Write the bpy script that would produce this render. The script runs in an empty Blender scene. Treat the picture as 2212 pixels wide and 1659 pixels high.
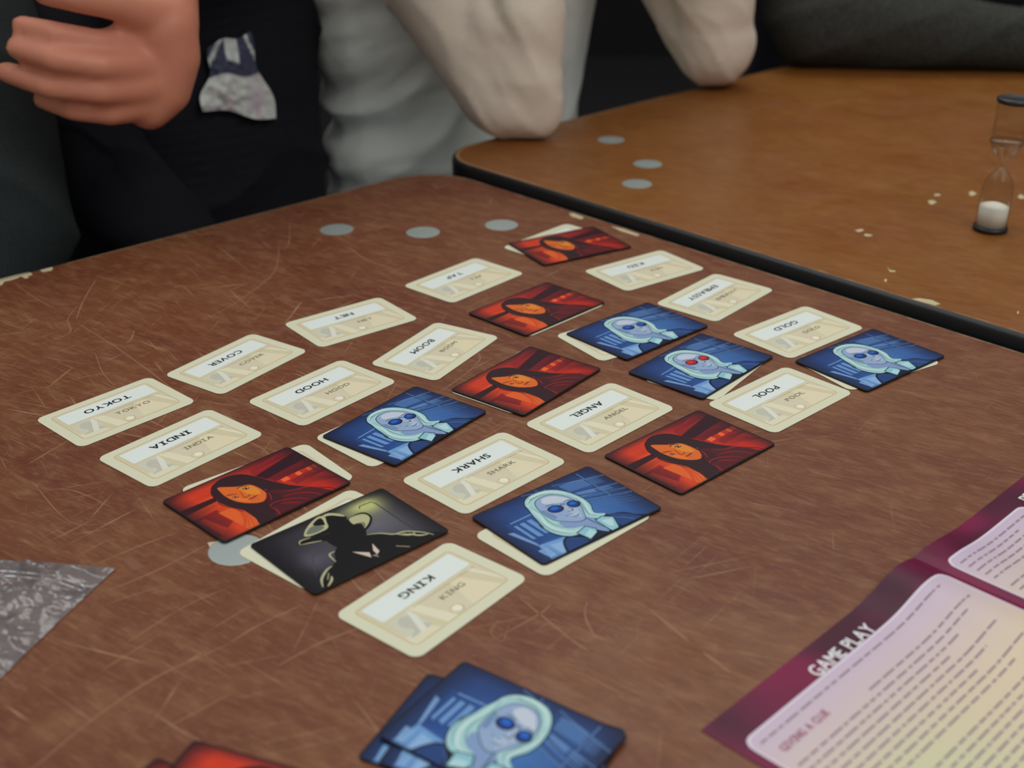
import bpy, bmesh, math, random
import numpy as np
from mathutils import Vector, Matrix, noise
from mathutils.geometry import tessellate_polygon
random.seed(7)
C = bpy.context.scene.collection
Z0 = 0.74                       # height of the near table top (m)
R = math.radians

def W(x, y, z=0.0):             # millimetres measured from the point under the lens, z above the near table top
    return Vector((x * .001, y * .001, Z0 + z * .001))

# ------------------------------------------------------------------ camera
PITCH, ROLL, HGT, FPX = .455874, -.0053684, 304.474, 2761.1
cam_d = bpy.data.cameras.new('camera'); cam = bpy.data.objects.new('camera', cam_d); C.objects.link(cam)
cp, sp = math.cos(PITCH), math.sin(PITCH); cr, sr = math.cos(ROLL), math.sin(ROLL)
fwd = Vector((0, cp, -sp)); u0 = Vector((1, 0, 0)); v0 = Vector((0, sp, cp))
right = u0 * cr + v0 * sr; upv = -u0 * sr + v0 * cr
M = Matrix((right, upv, -fwd)).transposed().to_4x4(); M.translation = W(0, 0, HGT)
cam.matrix_world = M
cam_d.sensor_width = 36; cam_d.lens = FPX / 2212 * 36
cam_d.clip_start = .02; cam_d.clip_end = 60
cam_d.dof.use_dof = True; cam_d.dof.focus_distance = .655; cam_d.dof.aperture_fstop = 7.6; cam_d.dof.aperture_blades = 7
bpy.context.scene.camera = cam

def ray(px, py, y):             # the point at depth y (mm) seen at photo pixel (px, py); measured once, used to size things
    u2 = (px - 1106) / FPX; v2 = -(py - 829.5) / FPX
    d = fwd + right * u2 + upv * v2
    t = y * .001 / d.y
    p = W(0, 0, HGT) + d * t
    return Vector((p.x * 1000, p.y * 1000, (p.z - Z0) * 1000))
def onplane(px, py, z=0.0):
    u2 = (px - 1106) / FPX; v2 = -(py - 829.5) / FPX
    d = fwd + right * u2 + upv * v2
    t = (z - HGT) * .001 / d.z
    p = W(0, 0, HGT) + d * t
    return (p.x * 1000, p.y * 1000)

# ------------------------------------------------------------------ world, lights, exposure
sc = bpy.context.scene
sc.view_settings.view_transform = 'Standard'; sc.view_settings.look = 'None'
sc.view_settings.exposure = 0.09; sc.view_settings.gamma = 1.0; sc.view_settings.use_curve_mapping = False
wd = bpy.data.worlds.new('world'); sc.world = wd; wd.use_nodes = True
wd.node_tree.nodes['Background'].inputs[0].default_value = (.97, 1.0, .98, 1)
wd.node_tree.nodes['Background'].inputs[1].default_value = .46
def area(name, loc, target, sx, sy, energy, color):
    l = bpy.data.lights.new(name, 'AREA'); l.shape = 'RECTANGLE'; l.size = sx; l.size_y = sy
    l.energy = energy; l.color = color
    o = bpy.data.objects.new(name, l); C.objects.link(o); o.location = loc
    o.rotation_euler = (Vector(target) - Vector(loc)).to_track_quat('-Z', 'Y').to_euler()
    return o
area('ceiling_light', (.4, 2.0, 2.75), (.0, .7, .74), 1.3, .7, 10.5, (1.0, .98, .93))
area('ceiling_light', (1.2, -.5, 2.75), (.1, .9, .74), 1.3, .7, 15, (1.0, .985, .94))
area('ceiling_light', (-1.3, .9, 2.75), (-.1, 1.1, .74), 1.2, .6, 9, (.98, .99, 1.0))

# ------------------------------------------------------------------ materials
def s2l(c):
    return tuple(((v / 255) / 12.92 if v / 255 <= .04045 else ((v / 255 + .055) / 1.055) ** 2.4) for v in c)
def mat(name, col, rough=.5, spec=.5, **kw):
    m = bpy.data.materials.new(name); m.use_nodes = True
    b = m.node_tree.nodes['Principled BSDF']
    b.inputs['Base Color'].default_value = (*s2l(col), 1)
    b.inputs['Roughness'].default_value = rough
    b.inputs['Specular IOR Level'].default_value = spec
    for k, v in kw.items(): b.inputs[k.replace('_', ' ')].default_value = v
    return m
def N(m, t, **kw):
    n = m.node_tree.nodes.new(t)
    for k, v in kw.items(): setattr(n, k, v)
    return n
def L(m, a, b): m.node_tree.links.new(a, b)
def ramp(m, src, stops):
    r = N(m, 'ShaderNodeValToRGB'); L(m, src, r.inputs[0])
    e = r.color_ramp.elements
    while len(e) < len(stops): e.new(.5)
    for i, (p, c) in enumerate(stops):
        e[i].position = p; e[i].color = (*c, 1) if len(c) == 3 else c
    return r.outputs[0]
def mixc(m, fac, a, b, mode='MIX'):
    n = N(m, 'ShaderNodeMix', data_type='RGBA', blend_type=mode)
    for sock, v in ((0, fac), (6, a), (7, b)):
        if isinstance(v, (int, float)): n.inputs[sock].default_value = v
        elif isinstance(v, tuple): n.inputs[sock].default_value = (*v, 1)
        else: L(m, v, n.inputs[sock])
    return n.outputs[2]
def fabric(name, col, col2=None, scale=900, bump=.25, rough=.9, wr=18, wrs=.35):
    m = mat(name, col, rough, .2); b = m.node_tree.nodes['Principled BSDF']
    tc = N(m, 'ShaderNodeTexCoord')
    n1 = N(m, 'ShaderNodeTexNoise'); n1.inputs['Scale'].default_value = scale; n1.inputs['Detail'].default_value = 2
    L(m, tc.outputs['Object'], n1.inputs['Vector'])
    n2 = N(m, 'ShaderNodeTexNoise'); n2.inputs['Scale'].default_value = wr; n2.inputs['Detail'].default_value = 3
    L(m, tc.outputs['Object'], n2.inputs['Vector'])
    c = mixc(m, ramp(m, n1.outputs[0], [(.35, (0, 0, 0)), (.65, (1, 1, 1))]), s2l(col), s2l(col2 or tuple(v * .82 for v in col)))
    L(m, c, b.inputs['Base Color'])
    bp = N(m, 'ShaderNodeBump'); bp.inputs['Strength'].default_value = bump; bp.inputs['Distance'].default_value = .0006
    L(m, n1.outputs[0], bp.inputs['Height'])
    bp2 = N(m, 'ShaderNodeBump'); bp2.inputs['Strength'].default_value = wrs; bp2.inputs['Distance'].default_value = .01
    L(m, n2.outputs[0], bp2.inputs['Height']); L(m, bp.outputs[0], bp2.inputs['Normal'])
    L(m, bp2.outputs[0], b.inputs['Normal'])
    return m

def wood(name, dark, mid, light, scr_col, scr_amt, rough, grain_deg=-33, fine=1.0):
    m = mat(name, mid, rough, .3); b = m.node_tree.nodes['Principled BSDF']
    tc = N(m, 'ShaderNodeTexCoord')
    def mp(rot, sc_):
        a = N(m, 'ShaderNodeMapping'); a.vector_type = 'TEXTURE'
        a.inputs['Rotation'].default_value = (0, 0, R(rot)); a.inputs['Scale'].default_value = sc_
        L(m, tc.outputs['Object'], a.inputs['Vector']); return a.outputs[0]
    def noi(vec, scale, det=4, dist=0.0, rgh=.6):
        n = N(m, 'ShaderNodeTexNoise'); n.inputs['Scale'].default_value = scale; n.inputs['Detail'].default_value = det
        n.inputs['Distortion'].default_value = dist; n.inputs['Roughness'].default_value = rgh
        L(m, vec, n.inputs['Vector']); return n.outputs[0]
    g = mp(grain_deg, (6, 1, 1))
    big = noi(mp(grain_deg, (2.0, 1, 1)), 16, 7, .8, .68)
    fib = noi(g, 420, 3, 0, .7)
    med = noi(mp(grain_deg, (3, 1, 1)), 130, 4, .3)
    c = mixc(m, ramp(m, big, [(.3, (0, 0, 0)), (.7, (1, 1, 1))]), s2l(dark), s2l(mid))
    c = mixc(m, ramp(m, med, [(.48, (0, 0, 0)), (.76, (.55, .55, .55))]), c, s2l(light))
    c = mixc(m, ramp(m, fib, [(.36, (.3, .3, .3)), (.56, (0, 0, 0))]), c, s2l(tuple(v * .72 for v in dark)))
    fine_l = ramp(m, noi(g, 700, 2), [(.55, (0, 0, 0)), (.75, (.5 * fine, .5 * fine, .5 * fine))])
    c = mixc(m, fine_l, c, s2l(light))
    # fine scratches in several directions
    tot = None
    for k, (rot, s1, thr) in enumerate(((-58, 60, .70), (18, 46, .71), (52, 70, .70), (-20, 52, .72), (80, 40, .72), (-38, 90, .68))):
        n = noi(mp(rot, (50, 1, 1)), s1 * 12, 1.0, .2)
        mk = noi(mp(rot * 2, (1, 1, 1)), 14 + k * 3, 3)
        a = ramp(m, n, [(thr - .03, (0, 0, 0)), (thr + .04, (1, 1, 1))])
        bmk = ramp(m, mk, [(.47, (0, 0, 0)), (.66, (1, 1, 1))])
        a = mixc(m, 1.0, a, bmk, 'MULTIPLY')
        tot = a if tot is None else mixc(m, 1.0, tot, a, 'LIGHTEN')
    # broad worn haze
    hz = ramp(m, noi(mp(30, (2, 1, 1)), 11, 6, 1.2, .7), [(.52, (0, 0, 0)), (.8, (.42, .42, .42))])
    c = mixc(m, hz, c, s2l(light))
    sx = N(m, 'ShaderNodeSeparateXYZ'); L(m, tc.outputs['Object'], sx.inputs[0])
    mr = N(m, 'ShaderNodeMapRange'); L(m, sx.outputs[0], mr.inputs[0]); mr.inputs[1].default_value = -.1; mr.inputs[2].default_value = .16; mr.inputs[3].default_value = scr_amt; mr.inputs[4].default_value = scr_amt * .28
    sc_ = mixc(m, 1.0, tot, mr.outputs[0], 'MULTIPLY')
    c = mixc(m, sc_, c, s2l(scr_col))
    L(m, c, b.inputs['Base Color'])
    rr = ramp(m, noi(mp(12, (1, 1, 1)), 22, 5, .5), [(.3, (rough - .08,) * 3), (.7, (rough + .12,) * 3)])
    L(m, rr, b.inputs['Roughness'])
    bp = N(m, 'ShaderNodeBump'); bp.inputs['Strength'].default_value = .18; bp.inputs['Distance'].default_value = .0004
    L(m, fib, bp.inputs['Height']); L(m, bp.outputs[0], b.inputs['Normal'])
    return m

M_near = wood('worn_red_brown_laminate', (104, 50, 34), (126, 78, 48), (154, 112, 78), (188, 152, 118), .75, .42)
M_far = wood('orange_brown_laminate', (128, 72, 30), (140, 90, 36), (152, 104, 54), (172, 128, 78), .18, .36, fine=.35)
M_rubber = mat('black_rubber', (26, 27, 29), .45, .5)
M_core = mat('pale_chipped_core', (196, 184, 148), .8, .2)
M_wear = mat('worn_laminate_edge', (160, 122, 84), .7, .3)
M_scr = mat('bare_scratch', (150, 108, 82), .7, .3)
M_scr2 = mat('faint_scratch', (128, 84, 64), .6, .3)
M_steel = mat('dull_zinc', (176, 188, 186), .42, .5, Metallic=.55)
M_steelrod = mat('grey_table_leg', (90, 92, 95), .4, .5, Metallic=.6)
M_cream = mat('cream_card', (220, 219, 192), .5, .35)
M_cardedge = mat('dark_card_edge', (30, 26, 28), .6, .2)
def attr_mat(name, rough, spec, noise_amt=.0):
    m = mat(name, (128, 128, 128), rough, spec); b = m.node_tree.nodes['Principled BSDF']
    a = N(m, 'ShaderNodeVertexColor', layer_name='Col')
    tc = N(m, 'ShaderNodeTexCoord'); n = N(m, 'ShaderNodeTexNoise'); n.inputs['Scale'].default_value = 1500
    L(m, tc.outputs['Object'], n.inputs['Vector'])
    c = mixc(m, noise_amt, a.outputs[0], n.outputs[0], 'OVERLAY')
    L(m, c, b.inputs['Base Color']); return m
M_print = attr_mat('glossy_print', .42, .16, .12)
M_paper = attr_mat('matt_print', .5, .35, .04)
M_ink = mat('black_ink', (22, 22, 24), .5, .3)
M_inkgrey = mat('grey_brown_ink', (132, 122, 100), .5, .3)
M_white = mat('white_ink', (236, 232, 236), .5, .3)
M_inkmag = mat('magenta_ink', (150, 50, 95), .5, .3)
M_floor = fabric('dark_carpet', (44, 42, 44), (34, 33, 36), 400, .5)
M_wall = mat('dark_wall', (34, 32, 34), .9, .2)

# ------------------------------------------------------------------ object helpers
def link(name, me, parent=None, mats=(), smooth=False):
    o = bpy.data.objects.new(name, me); C.objects.link(o)
    for m in mats: me.materials.append(m)
    if smooth:
        for p in me.polygons: p.use_smooth = True
    if parent: o.parent = parent
    return o
def tag(o, label=None, cat=None, group=None, kind=None):
    for k, v in (('label', label), ('category', cat), ('group', group), ('kind', kind)):
        if v: o[k] = v
    return o
def empty(name, loc, label, cat, group=None):
    o = bpy.data.objects.new(name, None); C.objects.link(o); o.location = loc; o.empty_display_size = .02
    return tag(o, label, cat, group)
def mesh_from(name, verts, faces):
    me = bpy.data.meshes.new(name); me.from_pydata([tuple(v) for v in verts], [], faces); me.update(); return me
def rrect(w, h, r, n=7, cx=None, cy=None):
    P = []; cx = w / 2 if cx is None else cx; cy = h / 2 if cy is None else cy
    for sx, sy, a in ((1, 1, 0), (-1, 1, 90), (-1, -1, 180), (1, -1, 270)):
        for k in range(n + 1):
            t = R(a + 90 * k / n); P.append((cx + sx * (w / 2 - r) + r * math.cos(t), cy + sy * (h / 2 - r) + r * math.sin(t)))
    return P
def slab(name, outline, z0, z1, bev=0.0, scale=.001):
    """closed slab from a 2D outline (mm) with an optional small top/bottom chamfer"""
    n = len(outline); P = [Vector((a, b)) for a, b in outline]; c = sum(P, Vector((0, 0))) / n
    rings = []
    def ring(z, inset):
        out = []
        for i, p in enumerate(P):
            d = (P[(i + 1) % n] - P[i - 1]);
            if d.length < 1e-9: nn = Vector((0, 0))
            else: nn = Vector((-d.y, d.x)).normalized()
            q = p + nn * inset; out.append((q.x * scale, q.y * scale, z * scale))
        return out
    if bev: rings = [ring(z0, bev), ring(z0 + bev, 0), ring(z1 - bev, 0), ring(z1, bev)]
    else: rings = [ring(z0, 0), ring(z1, 0)]
    vs = [v for r_ in rings for v in r_]; fs = []
    for k in range(len(rings) - 1):
        for i in range(n):
            j = (i + 1) % n; fs.append((k * n + i, k * n + j, (k + 1) * n + j, (k + 1) * n + i))
    fs.append(tuple(range(n))[::-1]); fs.append(tuple((len(rings) - 1) * n + i for i in range(n)))
    return mesh_from(name, vs, fs)
def lathe(name, prof, seg=40, scale=.001):
    vs, fs = [], []
    for r_, z in prof:
        for k in range(seg):
            a = 2 * math.pi * k / seg; vs.append((r_ * math.cos(a) * scale, r_ * math.sin(a) * scale, z * scale))
    for i in range(len(prof) - 1):
        for k in range(seg):
            j = (k + 1) % seg; fs.append((i * seg + k, i * seg + j, (i + 1) * seg + j, (i + 1) * seg + k))
    if prof[0][0] > .01: fs.append(tuple(range(seg))[::-1])
    if prof[-1][0] > .01: fs.append(tuple((len(prof) - 1) * seg + k for k in range(seg)))
    return mesh_from(name, vs, fs)
def smooth_pts(P, closed=True, n=5):
    out = []; k = len(P)
    rng = range(k) if closed else range(k - 1)
    for i in rng:
        p0 = P[(i - 1) % k] if closed or i > 0 else P[i]; p1 = P[i]; p2 = P[(i + 1) % k]
        p3 = P[(i + 2) % k] if closed or i + 2 < k else P[(i + 1) % k]
        for j in range(n):
            t = j / n; t2 = t * t; t3 = t2 * t
            out.append(tuple(.5 * (2 * p1[a] + (p2[a] - p0[a]) * t + (2 * p0[a] - 5 * p1[a] + 4 * p2[a] - p3[a]) * t2 + (3 * p1[a] - p0[a] - 3 * p2[a] + p3[a]) * t3) for a in (0, 1)))
    if not closed: out.append(tuple(P[-1]))
    return out
def clip_rect(P, x0, y0, x1, y1):
    for ax, lim, sgn in ((0, x0, 1), (0, x1, -1), (1, y0, 1), (1, y1, -1)):
        out = []
        for i in range(len(P)):
            a, b = P[i - 1], P[i]; ia = (a[ax] - lim) * sgn >= 0; ib = (b[ax] - lim) * sgn >= 0
            if ia != ib:
                t = (lim - a[ax]) / (b[ax] - a[ax]); out.append((a[0] + (b[0] - a[0]) * t, a[1] + (b[1] - a[1]) * t))
            if ib: out.append(b)
        P = out
        if not P: return P
    return P

class Art:
    """flat print made of coloured shapes laid one over another, a few microns each"""
    def __init__(s, x0, y0, x1, y1, z, dz=.005):
        s.rect = (x0, y0, x1, y1); s.z = z; s.dz = dz; s.v = []; s.f = []; s.c = []
    def poly(s, P, col, smooth=False, n=5):
        if smooth: P = smooth_pts(P, True, n)
        P = clip_rect(list(P), *s.rect)
        if len(P) < 3: return
        s.z += s.dz; b = len(s.v)
        tris = tessellate_polygon([[Vector((p[0], p[1], 0)) for p in P]])
        for p in P:
            s.v.append((p[0], p[1], s.z)); s.c.append(s2l(col(*p)) if callable(col) else s2l(col))
        for t in tris:
            a, b_, c_ = (P[i] for i in t)
            ar = (b_[0] - a[0]) * (c_[1] - a[1]) - (b_[1] - a[1]) * (c_[0] - a[0])
            if abs(ar) < 1e-9: continue
            t = tuple(b + i for i in t); s.f.append(t if ar > 0 else t[::-1])
    def grid(s, nx, ny, fn, box=None):
        x0, y0, x1, y1 = box or s.rect; s.z += s.dz; b = len(s.v)
        for j in range(ny + 1):
            for i in range(nx + 1):
                x = x0 + (x1 - x0) * i / nx; y = y0 + (y1 - y0) * j / ny
                s.v.append((x, y, s.z)); s.c.append(s2l(fn(x, y)))
        for j in range(ny):
            for i in range(nx):
                a = b + j * (nx + 1) + i; s.f.append((a, a + 1, a + nx + 2, a + nx + 1))
    def line(s, P, w, col, smooth=True, taper=True, n=5):
        if smooth and len(P) > 2: P = smooth_pts(P, False, n)
        k = len(P); l, r_ = [], []
        for i, p in enumerate(P):
            a = P[max(i - 1, 0)]; c = P[min(i + 1, k - 1)]; d = Vector((c[0] - a[0], c[1] - a[1]))
            if d.length < 1e-9: continue
            d.normalize(); t = i / (k - 1)
            ww = w / 2 * (.35 + .65 * math.sin(math.pi * min(max(t, .0), 1)) if taper else 1)
            l.append((p[0] - d.y * ww, p[1] + d.x * ww)); r_.append((p[0] + d.y * ww, p[1] - d.x * ww))
        s.z += s.dz
        x0, y0, x1, y1 = s.rect
        cl = lambda q: (min(max(q[0], x0), x1), min(max(q[1], y0), y1))
        b = len(s.v); m = len(l); cc = s2l(col)
        for q in l + r_: q = cl(q); s.v.append((q[0], q[1], s.z)); s.c.append(cc)
        for i in range(m - 1): s.f.append((b + m + i, b + m + i + 1, b + i + 1, b + i))
    def ell(s, cx, cy, rx, ry, col, rot=0, n=28):
        a = R(rot); P = []
        for k in range(n):
            t = 2 * math.pi * k / n; x, y = rx * math.cos(t), ry * math.sin(t)
            P.append((cx + x * math.cos(a) - y * math.sin(a), cy + x * math.sin(a) + y * math.cos(a)))
        s.poly(P, col)
    def mesh(s, name, off=(0, 0), m=None):
        me = mesh_from(name, [((x + off[0]) * .001, (y + off[1]) * .001, z * .001) for x, y, z in s.v], s.f)
        ca = me.color_attributes.new('Col', 'FLOAT_COLOR', 'POINT')
        ca.data.foreach_set('color', np.array([(*c, 1) for c in s.c], dtype=np.float32).ravel())
        if m: me.materials.append(m)
        return me

# ------------------------------------------------------------------ lettering
_glyph = {}
def glyph(ch, bold):
    key = (ch, bold)
    if key in _glyph: return _glyph[key]
    if ch == 'I':
        s_ = .16 if bold else .10; w_ = .42 if bold else .36; b_ = .12 if bold else .085
        vs, fs = [], []
        for x0, y0, x1, y1 in ((w_ / 2 - s_ / 2, b_, w_ / 2 + s_ / 2, .7 - b_), (0, 0, w_, b_), (0, .7 - b_, w_, .7)):
            k = len(vs); vs += [(x0, y0, 0), (x1, y0, 0), (x1, y1, 0), (x0, y1, 0)]; fs.append((k, k + 1, k + 2, k + 3))
        _glyph[key] = (vs, fs, w_); return _glyph[key]
    cu = bpy.data.curves.new('t', 'FONT'); cu.body = ch; cu.size = 1; cu.offset = 0; cu.resolution_u = 3
    o = bpy.data.objects.new('t', cu); C.objects.link(o)
    bpy.context.view_layer.update()
    me = bpy.data.meshes.new_from_object(o.evaluated_get(bpy.context.evaluated_depsgraph_get()))
    vs = [(v.co.x, v.co.y) for v in me.vertices]; fs = [tuple(p.vertices) for p in me.polygons]
    x0 = min(v[0] for v in vs); x1 = max(v[0] for v in vs)
    vs = [(v[0] - x0, v[1]) for v in vs]
    offs = ((-.02, -.008), (.02, -.008), (-.02, .008), (.02, .008), (0, 0)) if bold else ((-.006, 0), (.006, 0))
    v0_, f0_ = vs, fs; vs, fs = [], []
    for q, (dx, dy) in enumerate(offs): fs += [tuple(len(vs) + i for i in f) for f in f0_]; vs += [(a + dx, b + dy, q * .004) for a, b in v0_]
    bpy.data.objects.remove(o); bpy.data.meshes.remove(me); bpy.data.curves.remove(cu)
    _glyph[key] = (vs, fs, x1 - x0); return _glyph[key]
def word_mesh(name, s, cap, cx, cy, z, bold=True, flip=False, xs=1.12, gap=.12, rot=0.0, italic=0.0, m=None):
    """lettering with cap height `cap` (mm) centred on (cx, cy), laid flat at height z (mm)"""
    sc_ = cap / .7; vs, fs, x = [], [], 0.0
    for ch in s:
        if ch == ' ': x += .32; continue
        gv, gf, gw = glyph(ch, bold); b = len(vs)
        vs += [((x + v[0] * xs) * sc_, v[1] * sc_, v[2]) for v in gv]; fs += [tuple(b + i for i in f) for f in gf]
        x += gw * xs + gap
    tot = (x - gap) * sc_; out = []
    a = R(rot + (180 if flip else 0)); ca, sa = math.cos(a), math.sin(a)
    for px, py, pz in vs:
        px -= tot / 2; py -= cap / 2; px += py * italic
        out.append(((cx + px * ca - py * sa) * .001, (cy + px * sa + py * ca) * .001, (z + pz) * .001))
    me = mesh_from(name, out, fs)
    bm = bmesh.new(); bm.from_mesh(me)
    for f in bm.faces:
        if f.normal.z < 0: f.normal_flip()
    bm.to_mesh(me); bm.free()
    if m: me.materials.append(m)
    return me

# ------------------------------------------------------------------ setting
def box_mesh(name, x0, y0, z0, x1, y1, z1):
    v = [(x, y, z) for z in (z0, z1) for y in (y0, y1) for x in (x0, x1)]
    return mesh_from(name, v, [(0, 2, 3, 1), (4, 5, 7, 6), (0, 1, 5, 4), (2, 6, 7, 3), (0, 4, 6, 2), (1, 3, 7, 5)])
tag(link('floor', box_mesh('floor', -3, -1.5, -.05, 4, 5, 0), None, [M_floor]), kind='structure')
tag(link('wall_back', box_mesh('wall_back', -3.1, 5, -.05, 4.1, 5.1, 3), None, [M_wall]), kind='structure')
tag(link('wall_left', box_mesh('wall_left', -3.1, -1.5, -.05, -3, 5, 3), None, [M_wall]), kind='structure')
tag(link('wall_right', box_mesh('wall_right', 4, -1.5, -.05, 4.1, 5, 3), None, [M_wall]), kind='structure')

# ------------------------------------------------------------------ tables
U1 = Vector((-.737, -.676)); U1.normalize(); U2 = Vector((.690, -.724)); U2.normalize()
def table_outline(c0, a, la, b, lb, r=45, n=10, off=0.0):
    """rounded rectangle: corner c0, sides along a and b"""
    P = []; c0 = Vector(c0)
    cs = [(c0, a, b), (c0 + a * la, b, -a), (c0 + a * la + b * lb, -a, -b), (c0 + b * lb, -b, a)]
    for c, d1, d2 in cs:      # corner with the two inward directions
        ctr = c + d1 * r + d2 * r
        for k in range(n + 1):
            t = math.pi / 2 * k / n
            q = ctr - (d2 * math.cos(t) + d1 * math.sin(t)) * (r + off) if False else ctr - (d2 * math.sin(math.pi / 2 - t) + d1 * math.sin(t)) * (r + off)
            P.append(q)
    # order so that the outline is counter-clockwise
    ar = sum(P[i].x * P[(i + 1) % len(P)].y - P[(i + 1) % len(P)].x * P[i].y for i in range(len(P)))
    if ar < 0: P = P[::-1]
    return [(p.x, p.y) for p in P]
def order_ok(P):
    # sort by angle round the centre (convex shape)
    cx = sum(p[0] for p in P) / len(P); cy = sum(p[1] for p in P) / len(P)
    P = sorted(P, key=lambda p: math.atan2(p[1] - cy, p[0] - cx)); out = [P[0]]
    for p in P[1:]:
        if (p[0] - out[-1][0]) ** 2 + (p[1] - out[-1][1]) ** 2 > 1e-4: out.append(p)
    return out
def band(name, inner, outer, prof):
    """rubber edge: prof = [(t 0..1 from inner to outer, z)]"""
    n = len(inner); vs, fs = [], []
    for t, z in prof:
        for a, b in zip(inner, outer): vs.append(((a[0] + (b[0] - a[0]) * t) * .001, (a[1] + (b[1] - a[1]) * t) * .001, z * .001))
    k = len(prof)
    for i in range(k):
        for j in range(n):
            j2 = (j + 1) % n; i2 = (i + 1) % k
            fs.append((i * n + j, i2 * n + j, i2 * n + j2, i * n + j2))
    return mesh_from(name, vs, fs)
def make_table(label, c0, a, la, b, lb, z, m, lw):
    t = empty('table', W(0, 0, z), label, 'table')
    inner = order_ok(table_outline(c0, a, la, b, lb)); outer = order_ok(table_outline(c0, a, la, b, lb, off=3.2))
    cx = sum(p[0] for p in inner) / len(inner); cy = sum(p[1] for p in inner) / len(inner)
    th = 22
    link('tabletop', slab('tabletop', inner, -th, 0), t, [m])
    # match outer ring to inner ring point by point
    outer = []
    n = len(inner)
    for i, p in enumerate(inner):
        d = Vector(inner[(i + 1) % n]) - Vector(inner[i - 1]); nn = Vector((d.y, -d.x)).normalized(); outer.append((p[0] + nn.x * 3.4, p[1] + nn.y * 3.4))
    prof = [(0, .12), (.25, .1), (.6, -.7), (.9, -2.2), (1, -4.5), (1, -17), (.8, -20.5), (.3, -22), (0, -22)]
    eb = link('edge_band', band('edge_band', inner, outer, prof), t, [M_rubber], True); eb['label'] = 'black rubber edge band'
    # underframe and legs
    V = lambda s, q: Vector(c0) + a * s + b * q
    for s in (60, la - 60):
        for q in (60, lb - 60):
            p = V(s, q)
            lg = lathe('leg', [(14, -(740 + z)), (14, -th - .2)], 20); o = link('leg', lg, t, [M_steelrod], True); o.location = (p.x * .001, p.y * .001, 0)
    return t, inner
near, near_in = make_table('worn red-brown laminate table with cards laid out on it, scratched top', (-63, 1026), U1, 720, U2, 1300, 0, M_near, 3)
farc = (-64.5, 1040.5)
U1b = Vector((.737, .676)); U1b.normalize()
far, far_in = make_table('orange-brown laminate table with black rubber edge, under the resting elbows', farc, U1b, 1500, U2, 760, 8, M_far, 3)

def disc(parent, x, y, r=12):
    me = lathe('metal_disc', [(r, -.5), (r, .06), (r * .96, .16), (r * .5, .2), (.01, .2)], 32)
    o = link('metal_disc', me, parent, [M_steel], False); o.location = (x * .001, y * .001, 0); return o
for x, y in ((-125.5, 875), (-63, 868), (-7, 883), (-118.5, 461)): disc(near, x, y)
for px, py in ((1320, 302), (1399, 354), (1376, 397)):
    x, y = onplane(px, py, 8); disc(far, x, y, 11.5)

# scratches, chips and worn rims, traced on the real table surface
def ribbons(name, items, z, parent, m, lift=.03):
    vs, fs = [], []
    for P, w in items:
        P = smooth_pts(P, False, 6) if len(P) > 2 else [tuple(Vector(P[0]).lerp(Vector(P[1]), t / 6)) for t in range(7)]
        k = len(P); b = len(vs)
        for i, p in enumerate(P):
            a = Vector(P[max(i - 1, 0)]); c = Vector(P[min(i + 1, k - 1)]); d = (c - a)
            d = d.normalized() if d.length > 0 else Vector((1, 0))
            ww = w / 2 * (.25 + .75 * math.sin(math.pi * i / (k - 1)) ** .5) * random.uniform(.6, 1.2)
            vs += [((p[0] - d.y * ww) * .001, (p[1] + d.x * ww) * .001, lift * .001), ((p[0] + d.y * ww) * .001, (p[1] - d.x * ww) * .001, lift * .001)]
        for i in range(k - 1): fs.append((b + 2 * i, b + 2 * i + 1, b + 2 * i + 3, b + 2 * i + 2))
    o = link(name, mesh_from(name, vs, fs), parent, [m]); o['kind'] = 'stuff'; return o
def pxl(P, z=0): return [onplane(a, b, z) for a, b in P]
strong = [([(165, 697), (242, 744), (323, 802), (397, 859)], .8), ([(168, 660), (146, 690), (148, 721), (60, 748)], .7), ([(290, 714), (283, 734), (271, 741)], .9),
 ([(158, 793), (101, 839)], 1.2), ([(205, 761), (222, 805), (249, 835)], .5), ([(60, 1003), (150, 950)], .8), ([(0, 860), (222, 805)], .5),
 ([(196, 1224), (300, 1180), (383, 1150)], .7), ([(233, 1276), (337, 1233), (445, 1178)], .9), ([(500, 1389), (337, 1463), (199, 1555), (101, 1635), (60, 1670)], .9),
 ([(500, 1497), (353, 1576)], .9), ([(227, 1306), (356, 1263)], .6), ([(500, 1267), (400, 1310), (264, 1395)], .6), ([(1120, 1289), (1235, 1382), (1272, 1406)], 1.0),
 ([(1269, 1300), (1264, 1331), (1288, 1382)], .9), ([(1402, 1316), (1445, 1350), (1489, 1387)], 1.5), ([(1519, 1409), (1580, 1454)], 1.7), ([(500, 1386), (560, 1350), (650, 1308)], .9),
 ([(598, 1440), (690, 1390), (777, 1356)], .9), ([(602, 528), (600, 564), (582, 600), (500, 660), (440, 690)], .6), ([(626, 481), (622, 531), (593, 534)], .6),
 ([(752, 532), (790, 560), (860, 584)], .9), ([(70, 1040), (150, 1126), (250, 1130)], .5), ([(250, 1100), (160, 1060), (100, 1058)], .5), ([(1556, 1118), (1620, 1121), (1701, 1128)], .35),
 ([(945, 850), (1000, 812), (1036, 778), (1030, 758)], .7), ([(1050, 905), (1090, 920), (1180, 900)], .5), ([(540, 955), (575, 975), (590, 1000)], .8), ([(560, 1020), (600, 985), (650, 950)], .4),
 ([(750, 1120), (800, 1080), (860, 1060)], .5), ([(1180, 660), (1215, 652), (1270, 648)], .5), ([(1740, 1010), (1850, 1035)], .35), ([(860, 1155), (930, 1120), (960, 1100)], .6),
 ([(30, 610), (70, 640), (120, 668)], .7), ([(210, 600), (180, 650), (165, 690)], .8), ([(1190, 1305), (1160, 1330), (1050, 1390)], .7), ([(1080, 1340), (1060, 1365), (1085, 1385), (1100, 1350)], .5)]
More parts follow.
